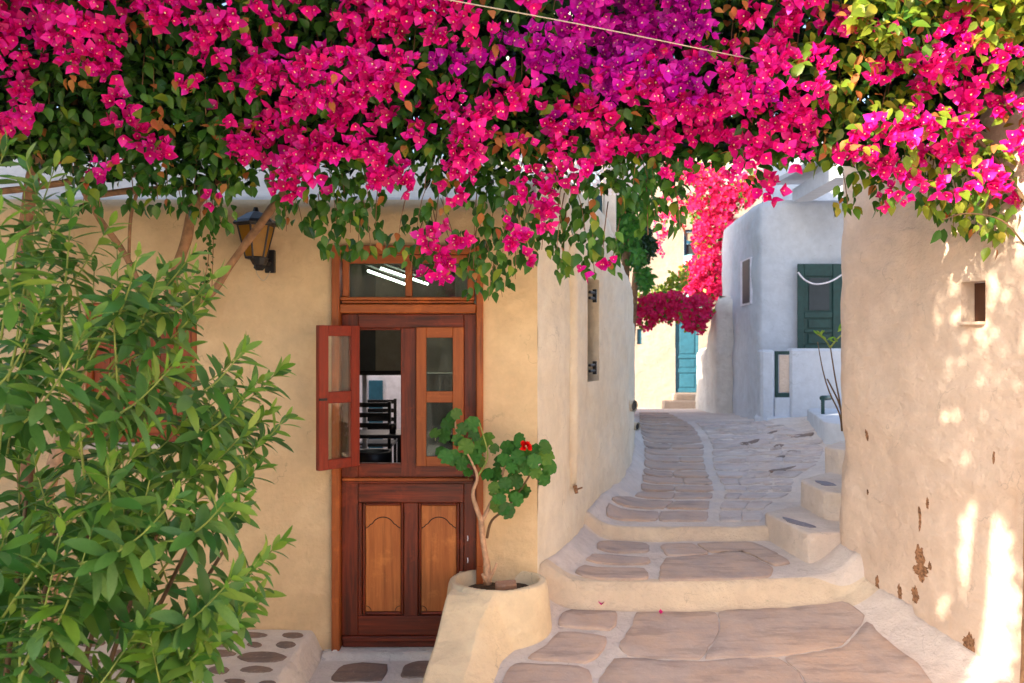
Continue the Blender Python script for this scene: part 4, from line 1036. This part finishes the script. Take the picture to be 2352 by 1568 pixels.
def stuff(name, parent, groups, mats, kind='stuff'):
    """groups: list of (tpl, items, material slot offset)"""
    V, Fc, M, n = [], [], [], 0
    for tpl, items, off in groups:
        if not items: continue
        v, f, m_ = scatter(tpl, items); V.append(v); Fc.append(f+n); M.append(m_+off); n += len(v)
    if not V: return
    me = npmesh(name, np.concatenate(V), [np.concatenate(Fc)], mats, np.concatenate(M))
    return link(name, me, parent, kind=kind)
def singles(name, parent, tpl, items, mats):
    v, f = tpl[0], tpl[1]; mi = tpl[2] if len(tpl) > 2 else None
    me = npmesh(name, v, [f], mats, mi); w0_ = wloc(parent)
    for R, T in items:
        o = bpy.data.objects.new(name, me); C.objects.link(o); o.parent = parent
        M4 = Matrix.Identity(4)
        for i in range(3):
            for j in range(3): M4[i][j] = R[i][j]
            M4[i][3] = T[i]-w0_[i]
        o.matrix_local = M4
def rnd3(): 
    v = np.random.normal(size=3); return v/np.linalg.norm(v)

# ------------------------------------------------------------------ bougainvillea, read off the photograph cell by cell (49 px cells)
MAP = [
 "PPPPPgoPPPPgpgpd"+"PPPPPPgpPp.vvvp"+"vPgoPg.ooYpgYpYYY",
 "PPPPPPoPgPPggpdp"+"PPPpPPppgpvvvvv"+"vvgopPPPPYYggPpYY",
 "PpPpPPgpgpPPgppP"+"PPPdpPPpVvvvvvp"+"vPgoPPYPpoggPPPPp",
 "ppdoPpdppgpPPPPg"+"PPPpgdgppVvgVvV"+"vVPPPgpgggPPPPPgp",
 "pPppdPdppggpPPPp"+"PPppppgPpgpovPP"+"PvPPPpPPgppYPPpPP",
 "PPgggpgogprodpPp"+"PPgpgPpPgPVPPgp"+"PPPPpPPPgpgPgpP.P",
 "ppgggpPpggrPPPPP"+"pPppgPgoogPpPPP"+"PPPPpPPopPPPPP..P",
 ".gpg.ggpddgPPPPP"+"gPppgPpgpoPPPpp"+"pggpPgPpPgPpPPggP",
 "...pg"+"ppggdgg"+"pPPg"+"gPP"+"PoPg"+"gppPpgpp"+"g...p...."+"pPPg"+"pPPg",
 "...pp.gggpg..pgg"+"gg..pPgggPpg.gg"+"g.......g.p.gggpP",
 ".........gg..pgg"+"gp.gp.pppppg..g"+"p............gggg",
 "."*15+"ggppPpPpppgggg"+"."*17+"gg",
 "."*19+"pPgggp.ggp"+"."*18+"g",
 "."*22+"pg"+"."*24,
]
for r in MAP: assert len(r) == 48, (len(r), r)
bl = empty('bougainvillea', tuple(P(120, 1400, 4.8)), 'magenta bougainvillea trailing over the cream house from trunks on the left', 'plant')
brr = empty('bougainvillea', tuple(P(2350, 1540, 4.0)), 'sunlit bougainvillea with orange dry leaves spilling over the right wall', 'plant')
K = {0: dict(F=[], L=[], D=[], Y=[], O=[]), 1: dict(F=[], L=[], D=[], Y=[], O=[])}
twigs = {0: MB(), 1: MB()}
def surfY(u, v):
    return 4.05+.0009*(v-150)+.16*N3(u/130, v/130, 0, 1)+.08*N3(u/50, v/50, 3, 1)
CAMV = np.array([0, -1, .15])
def add_leaf(side, key, p, s, hang=.6, face=None):
    d = rnd3()*.8+np.array([0, -.25, -hang]); n = np.array([0, -.75, .65])+rnd3()*.55
    K[side][key].append((frame(d, n, s), np.array(p)))
for r in range(-5, 14):
    for c in range(-4, 52):
        rr, cc = (r if r >= 0 else (-r) % 5), min(47, max(0, c))
        ch = MAP[rr][cc]
        if r < 0 and ch == '.': ch = 'g'
        if r < -3 and ch != '.': ch = 'g' if random.random() < .5 else ch
        if c < 0 and r > 7: ch = '.'
        side = 1 if c >= 37+(r % 2) else 0
        if ch == '.': continue
        uc, vc = (c+.5)*49, (r+.5)*49
        nfc, nper, nl, nd_, ny, no = {'P': (1.2, 11, 8, 0, .2, .1), 'p': (.45, 7, 13, 0, .4, .8), 'v': (1.6, 11, 5, 0, 0, 0), 'V': (1.5, 11, 5, 0, 0, 0), 'g': (.06, 2, 20, 8, .8, .35), 'd': (.0, 2, 20, 18, 0, .2),
                                     'o': (.25, 3, 14, 6, 0, 7), 'Y': (.25, 3, 8, 2, 24, 3), 'r': (.1, 3, 24, 8, 0, 1.5)}[ch]
        low = r >= 9
        if low: nl *= .62; nper = max(2, nper-3); nd_ = 0
        if side == 1: ny += {'g': 7, 'p': 5, 'P': 2.5}.get(ch, 0); nl *= .75; no += .8; nfc *= .8  # extra yellow-green leaves on the right, coloured as if sunlit
        nclu = int(nfc)+(random.random() < nfc % 1)
        for _ in range(nclu):
            u = uc+random.uniform(-26, 26); v = vc+random.uniform(-26, 26); Y = surfY(u, v)-.06
            c0 = np.array(P(u, v, Y)); vio = ch in 'vV'
            if ch == 'V' and random.random() < .35: vio = False
            if ch in 'Pp' and 20 <= c <= 35 and r < 6 and random.random() < .30-.05*max(0, r): vio = True
            rad = .075 if not low else .045
            for k in range(nper):
                dvec = rnd3(); dvec[1] = -abs(dvec[1]); dvec = dvec+np.array([0, -.5, .1 if not low else -.3]); dvec /= np.linalg.norm(dvec)
                pos = c0+dvec*rad*random.uniform(.5, 1.15)*np.array([1.15, .9, .9])
                K[side]['F'].append((zframe(dvec+rnd3()*.6, random.uniform(.034, .060)), pos, vio, random.choice((0, 1, 1, 2))))
        for key, n_ in (('L', nl), ('D', nd_), ('Y', ny), ('O', no)):
            n_ = int(n_)+(random.random() < n_ % 1)
            for _ in range(n_):
                u = uc+random.uniform(-27, 27); v = vc+random.uniform(-27, 27)-(14 if r >= 7 else 0)
                Y = surfY(u, v)+(random.uniform(-.03, .22) if key in 'L' else (random.uniform(-.14, .06) if key != 'D' else random.uniform(.12, .4)))
                add_leaf(side, key, P(u, v, Y), random.uniform(.05, .088) if key != 'O' else random.uniform(.045, .066), hang=.6 if not low else 1.1)
        # depth of the mass: leaves behind, coloured dark for the shade inside
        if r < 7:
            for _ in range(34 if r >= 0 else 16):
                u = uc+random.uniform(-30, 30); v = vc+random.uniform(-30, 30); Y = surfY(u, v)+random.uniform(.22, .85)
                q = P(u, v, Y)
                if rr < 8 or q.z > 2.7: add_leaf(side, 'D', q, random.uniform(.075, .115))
        # twigs
        if r >= 0 and (low or random.random() < .25):
            u = uc+random.uniform(-20, 20); v = vc+random.uniform(-10, 30); Y = surfY(u, v)+.03; w_ = random.uniform(-45, 45)
            twigs[side].tube([P(u+w_, v-130, Y+.12), P(u+w_*.3, v-60, Y+.03), P(u, v, Y)], [.0035, .0028, .0018], 4, sub=2)
for side, root in ((0, bl), (1, brr)):
    k = K[side]
    fl = sorted(k['F'], key=lambda t: t[1][1]+(0 if t[1][2] < 3.55 else 2)); 
    fs300 = fl[:290]; rest = fl[290:]
    for vio in (False, True):
        for ft in range(3):
            it = [(a[0], a[1]) for a in fs300 if a[2] == vio and a[3] == ft]
            if it: singles('flower', root, FT[ft], it, [M_violet if vio else M_pink, M_flo])
    grp = []
    for vio in (False, True):
        for ft in range(3): grp.append((FT[ft], [(a[0], a[1]) for a in rest if a[2] == vio and a[3] == ft], 2 if vio else 0))
    stuff('flower_mass', root, grp, [M_pink, M_flo, M_violet, M_flo])
    lv = sorted(k['L'], key=lambda t: t[1][1]*1.0+(0 if t[1][2] < 3.5 else 2))
    # the leaves that stand clear along the lower edge and the nearest ones
    edge = [t for t in lv if t[1][2] < 2.75]; random.shuffle(edge); edge = edge[:150]; ide = {id(t) for t in edge}
    near = [t for t in lv if id(t) not in ide][:135]; idn = {id(t) for t in near}
    singles('leaf', root, LF, edge+near, [M_leaf])
    restl = [t for t in lv if id(t) not in ide and id(t) not in idn]
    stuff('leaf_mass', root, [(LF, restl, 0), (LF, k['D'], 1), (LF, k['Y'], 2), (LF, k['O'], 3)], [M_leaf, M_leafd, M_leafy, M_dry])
    twigs[side].build('twig', M_bark, root, smooth=True, kind='stuff')
def limb(root, pts, r, mat=M_bark, name='branch', n=8):
    m = MB(); m.tube([P(*p) for p in pts], r, n, sub=5, wob=.25); m.build(name, mat, root, smooth=True)
limb(bl, [(100, 1530, 4.75), (115, 1300, 4.75), (95, 1180, 4.75), (160, 960, 4.7), (185, 840, 4.7), (215, 775, 4.72), (300, 732, 4.75), (420, 712, 4.8)], [.06, .055, .05, .042, .038, .034, .03, .024], M_pbark, 'trunk', 10)
limb(bl, [(100, 1300, 4.8), (60, 1100, 4.8), (70, 800, 4.75), (55, 620, 4.75), (65, 470, 4.7), (85, 370, 4.6), (130, 250, 4.5)], [.05, .045, .04, .04, .038, .034, .025], M_bark, 'trunk', 10)
limb(bl, [(380, 715, 4.78), (398, 640, 4.8), (425, 560, 4.78), (448, 470, 4.72), (505, 410, 4.6), (560, 330, 4.5)], [.028, .030, .031, .032, .030, .022])
limb(bl, [(420, 712, 4.82), (480, 680, 4.82), (535, 600, 4.8), (590, 525, 4.75), (642, 455, 4.65), (700, 380, 4.5)], [.020, .022, .022, .024, .024, .018])
limb(bl, [(-20, 442, 4.6), (90, 428, 4.6), (200, 412, 4.62), (350, 398, 4.6)], [.020, .020, .019, .014])
limb(bl, [(225, 448, 4.65), (300, 438, 4.65), (440, 428, 4.62), (540, 415, 4.55)], [.018, .02, .018, .012])
limb(bl, [(296, 600, 4.8), (300, 500, 4.78), (318, 435, 4.7), (340, 380, 4.6)], [.009, .01, .011, .010])
limb(bl, [(345, 715, 4.75), (290, 590, 4.75), (215, 480, 4.7), (178, 375, 4.6), (170, 150, 4.3)], [.016, .018, .018, .02, .016])
limb(bl, [(215, 470, 4.7), (240, 350, 4.6), (200, 250, 4.4)], [.012, .012, .01])
limb(brr, [(2362, 1640, 4.0), (2368, 1400, 4.02), (2366, 1200, 4.05), (2374, 900, 4.0), (2368, 650, 4.0), (2366, 480, 4.05), (2385, 330, 4.1), (2400, 200, 4.2)], [.045, .035, .028, .025, .024, .024, .02, .015], M_bark, 'trunk', 10)
limb(brr, [(2360, 470, 4.15), (2290, 370, 4.2), (2240, 310, 4.22), (2200, 230, 4.3)], [.011, .011, .010, .008], M_stem2)
limb(brr, [(2352, 560, 4.1), (2300, 505, 4.1), (2220, 490, 4.12), (2165, 505, 4.15)], [.005, .0045, .004, .003], M_stem2)
limb(brr, [(1900, 150, 4.35), (1990, 140, 4.35), (2060, 160, 4.35), (2150, 130, 4.4)], [.02, .024, .022, .016])
# yellow hanging vine by the lantern
vt = []
m = MB(); m.tube([P(495, 470, 4.9), P(482, 540, 4.9), P(478, 600, 4.88), P(462, 680, 4.86)], .003, 5, sub=4); m.build('twig', M_bark, bl)
for k in range(46):
    t = random.random(); u = 495-28*t+random.uniform(-14, 14); v = 480+205*t; vt.append((frame(rnd3()+np.array([0, 0, -.8]), CAMV+rnd3()*.5, random.uniform(.025, .042)), np.array(P(u, v, 4.88))))
stuff('hanging_leaves', bl, [(LF, vt, 0)], [M_leaf])
# fallen bracts
for i, (u, v, lab) in enumerate(((1381, 1394, 'fallen magenta bract at the foot of the lowest step'), (1518, 1414, 'smaller fallen bract lying on the big street slab'))):
    q = unproj(u, v, zstreet); v0, f0, m0 = FT[1]
    me = npmesh('fallen_flower', v0*(.036 if i == 0 else .028), [f0], [M_pink, M_flo], m0); o = link('fallen_flower', me, label=lab, cat='flower'); o.location = (q.x, q.y, zstreet(q.x, q.y)+.012)

q = unproj(1769, 1387, zstreet); o = link('fallen_leaf', npmesh('fallen_leaf', LF[0]*.05, [LF[1]], [M_leafy]), label='small yellow green leaf fallen near the right end of the lowest step', cat='leaf'); o.location = (q.x, q.y, zstreet(q.x, q.y)+.016); o.rotation_euler = (.1, .2, 1.1)
# ------------------------------------------------------------------ oleander
ol = empty('oleander', tuple(P(120, 1568, 3.3)), 'leafy green oleander shrub filling the left side before the shuttered window', 'shrub')
from bisect import bisect
OUT = [(-80, 300), (40, 330), (150, 385), (215, 470), (290, 570), (380, 600), (455, 575), (520, 620), (490, 700), (430, 740), (545, 800), (640, 830), (665, 930), (650, 1000), (620, 1090), (670, 1215), (640, 1370), (560, 1440), (490, 1520), (470, 1750), (-80, 1750)]
def inside(u, v):
    r = False
    for (a, b), (c_, d) in zip(OUT, OUT[1:]+OUT[:1]):
        if (b > v) != (d > v) and u < (c_-a)*(v-b)/(d-b)+a: r = not r
    return r
tips = [(15, 335, 3.4), (60, 370, 3.2), (125, 385, 3.3), (165, 450, 3.1), (250, 520, 3.2), (315, 590, 3.0), (365, 620, 3.2), (440, 585, 3.3), (500, 622, 3.3), (470, 690, 3.3), (555, 800, 3.9), (590, 880, 3.8), (640, 850, 3.9), (620, 940, 3.8), (655, 960, 3.8),
        (600, 1010, 3.7), (585, 1080, 3.6), (540, 870, 3.7), (560, 1150, 3.5), (640, 1245, 3.3), (590, 1290, 3.2), (600, 1350, 3.3), (560, 1400, 3.2), (530, 1330, 3.0), (500, 1440, 3.0), (455, 1500, 3.0), (430, 960, 3.4), (470, 1060, 3.3), (420, 800, 3.4), (500, 940, 3.5)]
while len(tips) < 128:
    u, v = random.uniform(-70, 600), random.uniform(360, 1700)
    if 210 < u < 470 and 640 < v < 930 and random.random() < .6: continue
    if inside(u+10, v) and (u < 330 or random.random() < .45): tips.append((u, v, random.uniform(2.7, 3.9)))
leaves, young, stems = [], [], MB()
for ti, (u, v, Y) in enumerate(tips):
    tip = np.array(P(u, v, Y)); base = np.array(P(-40+random.uniform(-60, 160)+u*.12, 1800, Y+random.uniform(-.1, .1)))
    dv = tip-base; L = np.linalg.norm(dv)
    up = np.array([0.25*(u/600)+.1, random.uniform(-.25, .25), .85]); up /= np.linalg.norm(up)
    lean = np.array([.75, random.uniform(-.4, .2), .5]) if u > 380 else np.array([random.uniform(-.3, .7), random.uniform(-.5, .3), .8])
    lean /= np.linalg.norm(lean)
    SL = random.uniform(.30, .5)
    p0 = tip-lean*SL
    pts = [tip-lean*SL*t+np.array([0, 0, -.05*math.sin(t*PI)]) for t in (1, .66, .33, 0)]
    if ti < 70: back = p0-(lean*.3+np.array([.3 if u > 300 else 0, 0, .5]))*random.uniform(.3, .5); pts = [back]+pts
    rad = [.005, .0045, .004, .003, .002][-len(pts):]
    stems.tube([Vector(p) for p in pts], rad, 6, sub=3)
    nwh = int(SL/.032); ang = random.random()*6
    big = 1.0 if v > 700 else .85
    for k in range(nwh):
        t = k/nwh; q = tip-lean*SL*t+np.array([0, 0, -.05*math.sin(t*PI)])
        a1 = np.cross(lean, [0, 1, .2]); a1 /= np.linalg.norm(a1); a2 = np.cross(lean, a1)
        ang += 1.05
        for j in range(3):
            if random.random() < .12+.25*t: continue
            a = ang+j*2*PI/3+random.uniform(-.3, .3); side_ = a1*math.cos(a)+a2*math.sin(a)
            sp = .42+1.05*min(1, t*1.7)+random.uniform(-.2, .3)
            d = lean*math.cos(sp)+side_*math.sin(sp)+np.array([0, 0, -.12-.1*t]); n = lean*.8-side_*.45+np.array([0, -.1, .35])+rnd3()*.25
            s = random.uniform(.10, .18)*(.6+.4*min(1, t*2.5))*big
            (young if (k < 3 and random.random() < .6) or random.random() < .04 else leaves).append((frame(d, n, s), q))
leaves.sort(key=lambda t: t[1][1]); vis = [t for t in leaves if -.6 < t[1][0]/t[1][1] < .0 and t[1][2] > .7]; vis = vis[:295]; idv = {id(t) for t in vis}
singles('leaf', ol, OL, vis, [M_ole])
stuff('leaf_mass', ol, [(OL, [t for t in leaves if id(t) not in idv], 0), (OL, young, 1)], [M_ole, M_ole2])
stems.build('stem', M_stem, ol, smooth=True, kind='stuff')
m = MB()
for k in range(7): m.tube([P(-30+k*40, 1950, 3.3), P(20+k*60, 1500, 3.3+.08*k), P(60+k*75, 1150+20*k, 3.35)], [.016, .011, .007], 7, sub=4)
m.build('branch', M_stem2, ol, smooth=True)

# ------------------------------------------------------------------ geranium in the planter
ge = empty('geranium', (X(1120, 4.95), 4.95, .4), 'woody geranium with round scalloped leaves and one red bloom in planter', 'plant')
def gl(pts, r, mat=M_pbark, name='branch'):
    m = MB(); m.tube([P(u, v, Y) for u, v, Y in pts], r, 8, sub=5, wob=.25); m.build(name, mat, ge, smooth=True)
gl([(1121, 1342, 4.93), (1117, 1290, 4.93), (1109, 1240, 4.92), (1106, 1195, 4.9)], [.022, .019, .017, .018], name='trunk')
gl([(1107, 1200, 4.9), (1092, 1160, 4.88), (1086, 1130, 4.86), (1096, 1095, 4.85), (1078, 1050, 4.84), (1050, 1000, 4.83), (1045, 955, 4.82)], [.015, .013, .012, .009, .006, .005, .004])
gl([(1107, 1196, 4.9), (1130, 1150, 4.9), (1150, 1100, 4.88), (1165, 1060, 4.88), (1195, 1030, 4.87)], [.013, .010, .008, .006, .004])
gl([(1118, 1235, 4.92), (1130, 1195, 4.9), (1165, 1165, 4.87), (1205, 1110, 4.85), (1235, 1060, 4.83), (1258, 1035, 4.83)], [.009, .008, .007, .006, .005, .003], M_stem2)
gl([(1120, 1335, 4.92), (1134, 1310, 4.9), (1141, 1293, 4.9)], [.012, .009, .008]); gl([(1118, 1338, 4.92), (1108, 1318, 4.9)], [.012, .009])
gl([(1096, 1095, 4.85), (1120, 1050, 4.84), (1110, 1000, 4.83), (1100, 970, 4.83)], [.006, .005, .004, .003], M_stem)
def ger_tpl():
    V = [(0, .0, 0)]; n = 30
    for rr_, zz_ in ((.5, .06), (1, .0)):
        for k in range(n):
            a = -PI/2+2*PI*(k+.5)/n; lob = abs(math.sin(a*3.5+PI/4)) if False else .5+.5*math.cos((a+PI/2)*7)
            rad = rr_*(.86+.14*(1-lob)) if rr_ == 1 else rr_
            if rr_ == 1: rad *= (.72 if k in (0, n-1) else 1)*(1+.03*(k % 2))
            V.append((rad*math.cos(a), rad*math.sin(a), zz_+(.10 if rr_ == 1 else .04)*math.cos((a+PI/2)*7)*(1 if rr_ == 1 else .5)+.12*rad))
    Fc = [(0, 1+k, 1+(k+1) % n) for k in range(n)]
    for k in range(n):
        j = (k+1) % n; Fc += [(1+k, 1+n+k, 1+n+j), (1+k, 1+n+j, 1+j)]
    return np.array(V)*.5, np.array(Fc)
GT = ger_tpl()
gi = []; stalks = []
gc = [(1000, 995), (1015, 1040), (1030, 975), (1048, 950), (1062, 985), (1070, 1025), (1040, 1050), (1088, 1000), (1085, 975), (1100, 1030), (1060, 1065), (1050, 1010), (1105, 1060), (1020, 1000),
      (1135, 1030), (1150, 1060), (1140, 1090), (1165, 1030), (1175, 1075), (1160, 1110), (1135, 1120), (1185, 1105), (1190, 1050), (1150, 1145), (1140, 1160), (1120, 1090),
      (1180, 1030), (1205, 1045), (1195, 1015), (1222, 1060), (1240, 1035), (1255, 1050), (1230, 1085), (1215, 1075), (1262, 1072), (1245, 1095), (1180, 1138), (1200, 1128), (1158, 1170), (1250, 1020), (1088, 1050), (1075, 1085), (1120, 1010)]
for (u, v) in gc:
    for k in range(2 if random.random() < .55 else 1):
        uu, vv_ = u+random.uniform(-9, 9)*k, v+random.uniform(-9, 9)*k; Y = random.uniform(4.72, 4.9)
        n = np.array([random.uniform(-.6, .6), -.9, random.uniform(.0, .9)]); c = np.array(P(uu, vv_, Y))
        gi.append((zframe(n, random.uniform(.065, .105)), c)); stalks.append([Vector(c)+Vector((0, .003, 0)), Vector(c)+Vector((random.uniform(-.03, .03), .06, -.05))])
singles('leaf', ge, GT, gi, [M_ger]); [(lambda b, p: (b.tube(p, [.0018, .0022], 4), b.build('leaf_stalk', M_stem, ge, smooth=True)))(MB(), p) for p in stalks]
fl = []
for k in range(16):
    n = np.array([random.uniform(-.8, .8), -.9, random.uniform(-.3, .9)]); c = np.array(P(1208, 1025, 4.7))+n/np.linalg.norm(n)*.015
    fl.append((zframe(n, .030), c))
stuff('red_bloom', ge, [(FT[2][:2], fl, 0)], [M_redf], kind='')
for o in ge.children:
    if o.name.startswith('red_bloom') and 'kind' in o: del o['kind']

# ------------------------------------------------------------------ distant plants
fb = empty('distant_bougainvillea', tuple(P(1650, 800, 16.8)), 'bright magenta bougainvillea climbing beside the far blue window', 'plant')
fi, li, yi = [], [], []
def blobs(L, dens, Y0, Y1, fl_frac):
    for (u, v, a, b) in L:
        for _ in range(int(a*b*dens)):
            t = random.random()*2*PI; r_ = math.sqrt(random.random()); uu, vv_ = u+a*r_*math.cos(t), v+b*r_*math.sin(t)
            if N3(uu/16, vv_/16, 4, 1) < -.28: continue
            c = np.array(P(uu, vv_, random.uniform(Y0, Y1)))
            x_ = random.random()
            if x_ < fl_frac: fi.append((zframe(rnd3()*.6+np.array([-.2, -1, .3]), random.uniform(.06, .1)), c))
            elif x_ < fl_frac+(1-fl_frac)*.6: li.append((frame(rnd3(), rnd3()+CAMV, random.uniform(.08, .13)), c+np.array([0, .15, 0])))
            else: yi.append((frame(rnd3(), rnd3()+CAMV, random.uniform(.07, .11)), c))
blobs([(1640, 470, 62, 55), (1650, 555, 60, 60), (1640, 650, 65, 40), (1600, 640, 45, 40), (1730, 425, 40, 30), (1640, 620, 55, 50), (1670, 640, 40, 40), (1690, 450, 50, 30), (1610, 400, 60, 26), (1560, 390, 35, 22), (1600, 650, 30, 25), (1720, 440, 26, 18), (1625, 520, 30, 40)], .24, 15.6, 17.0, .70)
blobs([(1500, 705, 40, 28), (1550, 715, 45, 26), (1600, 710, 42, 30), (1485, 730, 25, 26), (1590, 745, 20, 16), (1530, 690, 60, 18), (1610, 745, 10, 24), (1480, 700, 24, 24)], .20, 13.6, 14.6, .62)
blobs([(1545, 470, 28, 40), (1520, 510, 15, 40), (1518, 560, 10, 30), (1560, 510, 18, 14)], .07, 16.5, 17.0, .75)
stuff('flower_mass', fb, [(FC, fi, 0)], [M_fpink]); stuff('leaf_mass', fb, [(SM, li, 0), (SM, yi, 1)], [M_tree, M_leafy])
m = MB(); m.tube([P(1640, 800, 16.9), P(1655, 700, 16.6), P(1640, 600, 16.5), P(1650, 480, 16.4)], [.06, .05, .04, .02], 8, sub=4); m.tube([P(1655, 700, 16.0), P(1600, 700, 14.8), P(1500, 705, 14.2)], [.03, .025, .015], 7, sub=4); m.build('trunk', M_bark, fb, smooth=True)
gv = empty('yellow_green_vine', tuple(P(1560, 690, 15)), 'yellow green vine hanging above the far magenta blossom', 'vine')
it = []
for _ in range(420):
    t = random.random(); u = 1465+110*t+random.uniform(-14, 14); v = 690-70*t**1.5+random.gauss(0, 12)+10
    it.append((frame(rnd3(), CAMV+rnd3(), random.uniform(.07, .12)), np.array(P(u, v, random.uniform(14.4, 15.2)))))
stuff('leaf_mass', gv, [(SM, it, 0)], [M_leafy]); m = MB(); m.tube([P(1460, 690, 14.8), P(1520, 680, 14.9), P(1580, 620, 15)], .012, 6, sub=3); m.build('stem', M_stem, gv)
def crown(root, blobs_, Y0, Y1, mat, size, dens, name='crown', seed=3):
    it = []
    for (u, v, a, b) in blobs_:
        for _ in range(int(a*b*dens)):
            d = rnd3(); r_ = random.random()**.45; uu, vv_ = u+a*d[0]*r_, v+b*d[2]*r_
            if N3(uu/22, vv_/22, seed, 1) < -.33: continue
            it.append((frame(rnd3()+np.array([0, 0, -.4]), rnd3()+np.array([0, -.6, .8]), random.uniform(*size)), np.array(P(uu, vv_, (Y0+Y1)/2+d[1]*r_*(Y1-Y0)/2))))
    stuff(name, root, [(LF, it, 0)], [mat])
t1 = empty('green_tree', tuple(P(1440, 900, 12.8)), 'bright green leafy tree between the alley wall and the sunny house', 'tree')
crown(t1, [(1455, 440, 50, 60), (1440, 520, 32, 60), (1480, 400, 45, 40), (1425, 460, 35, 55), (1450, 360, 60, 50), (1460, 590, 20, 30), (1480, 640, 18, 30)], 11.2, 13.6, M_tree, (.07, .12), .42)
m = MB(); m.tube([P(1425, 950, 12.6), P(1430, 760, 12.6), P(1440, 560, 12.4), P(1450, 430, 12.3)], [.09, .08, .06, .03], 9, sub=4); m.build('trunk', M_bark, t1, smooth=True)
t2 = empty('round_shrub', tuple(P(1466, 700, 13.8)), 'dark round clipped evergreen in front of the cream wall', 'tree')
crown(t2, [(1462, 558, 48, 54)], 12.8, 14.2, M_shrub, (.05, .085), 1.1, seed=9)
m = MB(); m.tube([P(1440, 950, 13.6), P(1455, 700, 13.6), P(1463, 580, 13.5)], [.07, .06, .04], 8, sub=3); m.build('trunk', M_bark, t2, smooth=True)
# unseen tree behind the viewer, crown shaped to dapple the right wall
t3 = empty('dapple_tree', (-3.6, .4, 0), 'unseen leafy tree added behind the viewer to dapple the right wall', 'tree')
it = []
P0 = np.array([2.51, 4.40, .56]); SDn = np.array(SD)
for _ in range(9500):
    d = rnd3(); r_ = random.random()**.4; c = np.array([-2.3, .85, 4.0])+d*r_*np.array([1.5, 1.0, 1.45])
    if c[1] > 0 and c[2] < H+.42*c[1]+.25: continue
    if N3(c[0], c[1], c[2], 4.2) < -.12: continue
    q = c-P0; q = q-SDn*np.dot(q, SDn); hz = np.cross(SDn, [0, 0, 1]); hz /= np.linalg.norm(hz); vt_ = np.cross(hz, SDn)
    if (np.dot(q, hz)/(.23+.10*N3(c[2], c[0], 1, 4)))**2+(np.dot(q, vt_)/.48)**2 < 1: continue  # gap cut through the crown to let sun onto the wall patch
    it.append((frame(rnd3(), rnd3()+np.array([0, 0, 1]), random.uniform(.08, .13)), c))
stuff('crown', t3, [(LF, it, 0)], [M_tree])
m = MB(); m.tube([(-3.6, .2, -.1), (-3.5, .3, 1.5), (-3.1, .5, 2.8), (-2.5, .7, 4.0), (-2.2, .8, 4.8)], [.16, .13, .11, .07, .03], 10, sub=4, wob=.2); m.tube([(-3.1, .5, 2.8), (-3.4, .2, 4), (-3.3, .3, 5)], [.07, .05, .02], 8, sub=3); m.build('trunk', M_bark, t3, smooth=True)
# dry stems at the corner of the right wall
ds_ = empty('dry_plant', tuple(P(1934, 985, 6.9)), 'thin dry stems with sparse green tips at the rough wall corner', 'plant')
for pts, mt in ((((1934, 990), (1928, 950), (1905, 900), (1890, 850), (1878, 785)), M_stem2), (((1936, 985), (1930, 930), (1917, 860), (1907, 795)), M_stem2), (((1936, 960), (1925, 920), (1900, 870)), M_stem2), (((1907, 798), (1895, 780), (1876, 766)), M_stem), (((1907, 798), (1920, 782), (1932, 770)), M_stem)):
    m = MB(); m.tube([P(u, v, 6.9) for u, v in pts], [.008, .007, .006, .005, .003][:len(pts)], 6, sub=4); m.build('stem', mt, ds_, smooth=True)
it = [(frame(np.array([random.uniform(-1, 1), -.3, .5]), CAMV+rnd3()*.4, .06), np.array(P(u+random.uniform(-6, 6), v+random.uniform(-4, 4), 6.9))) for u, v in ((1876, 766), (1895, 780), (1932, 770), (1920, 782), (1925, 760), (1885, 772)) for _ in range(2)]
singles('leaf', ds_, OL, it, [M_ole2])
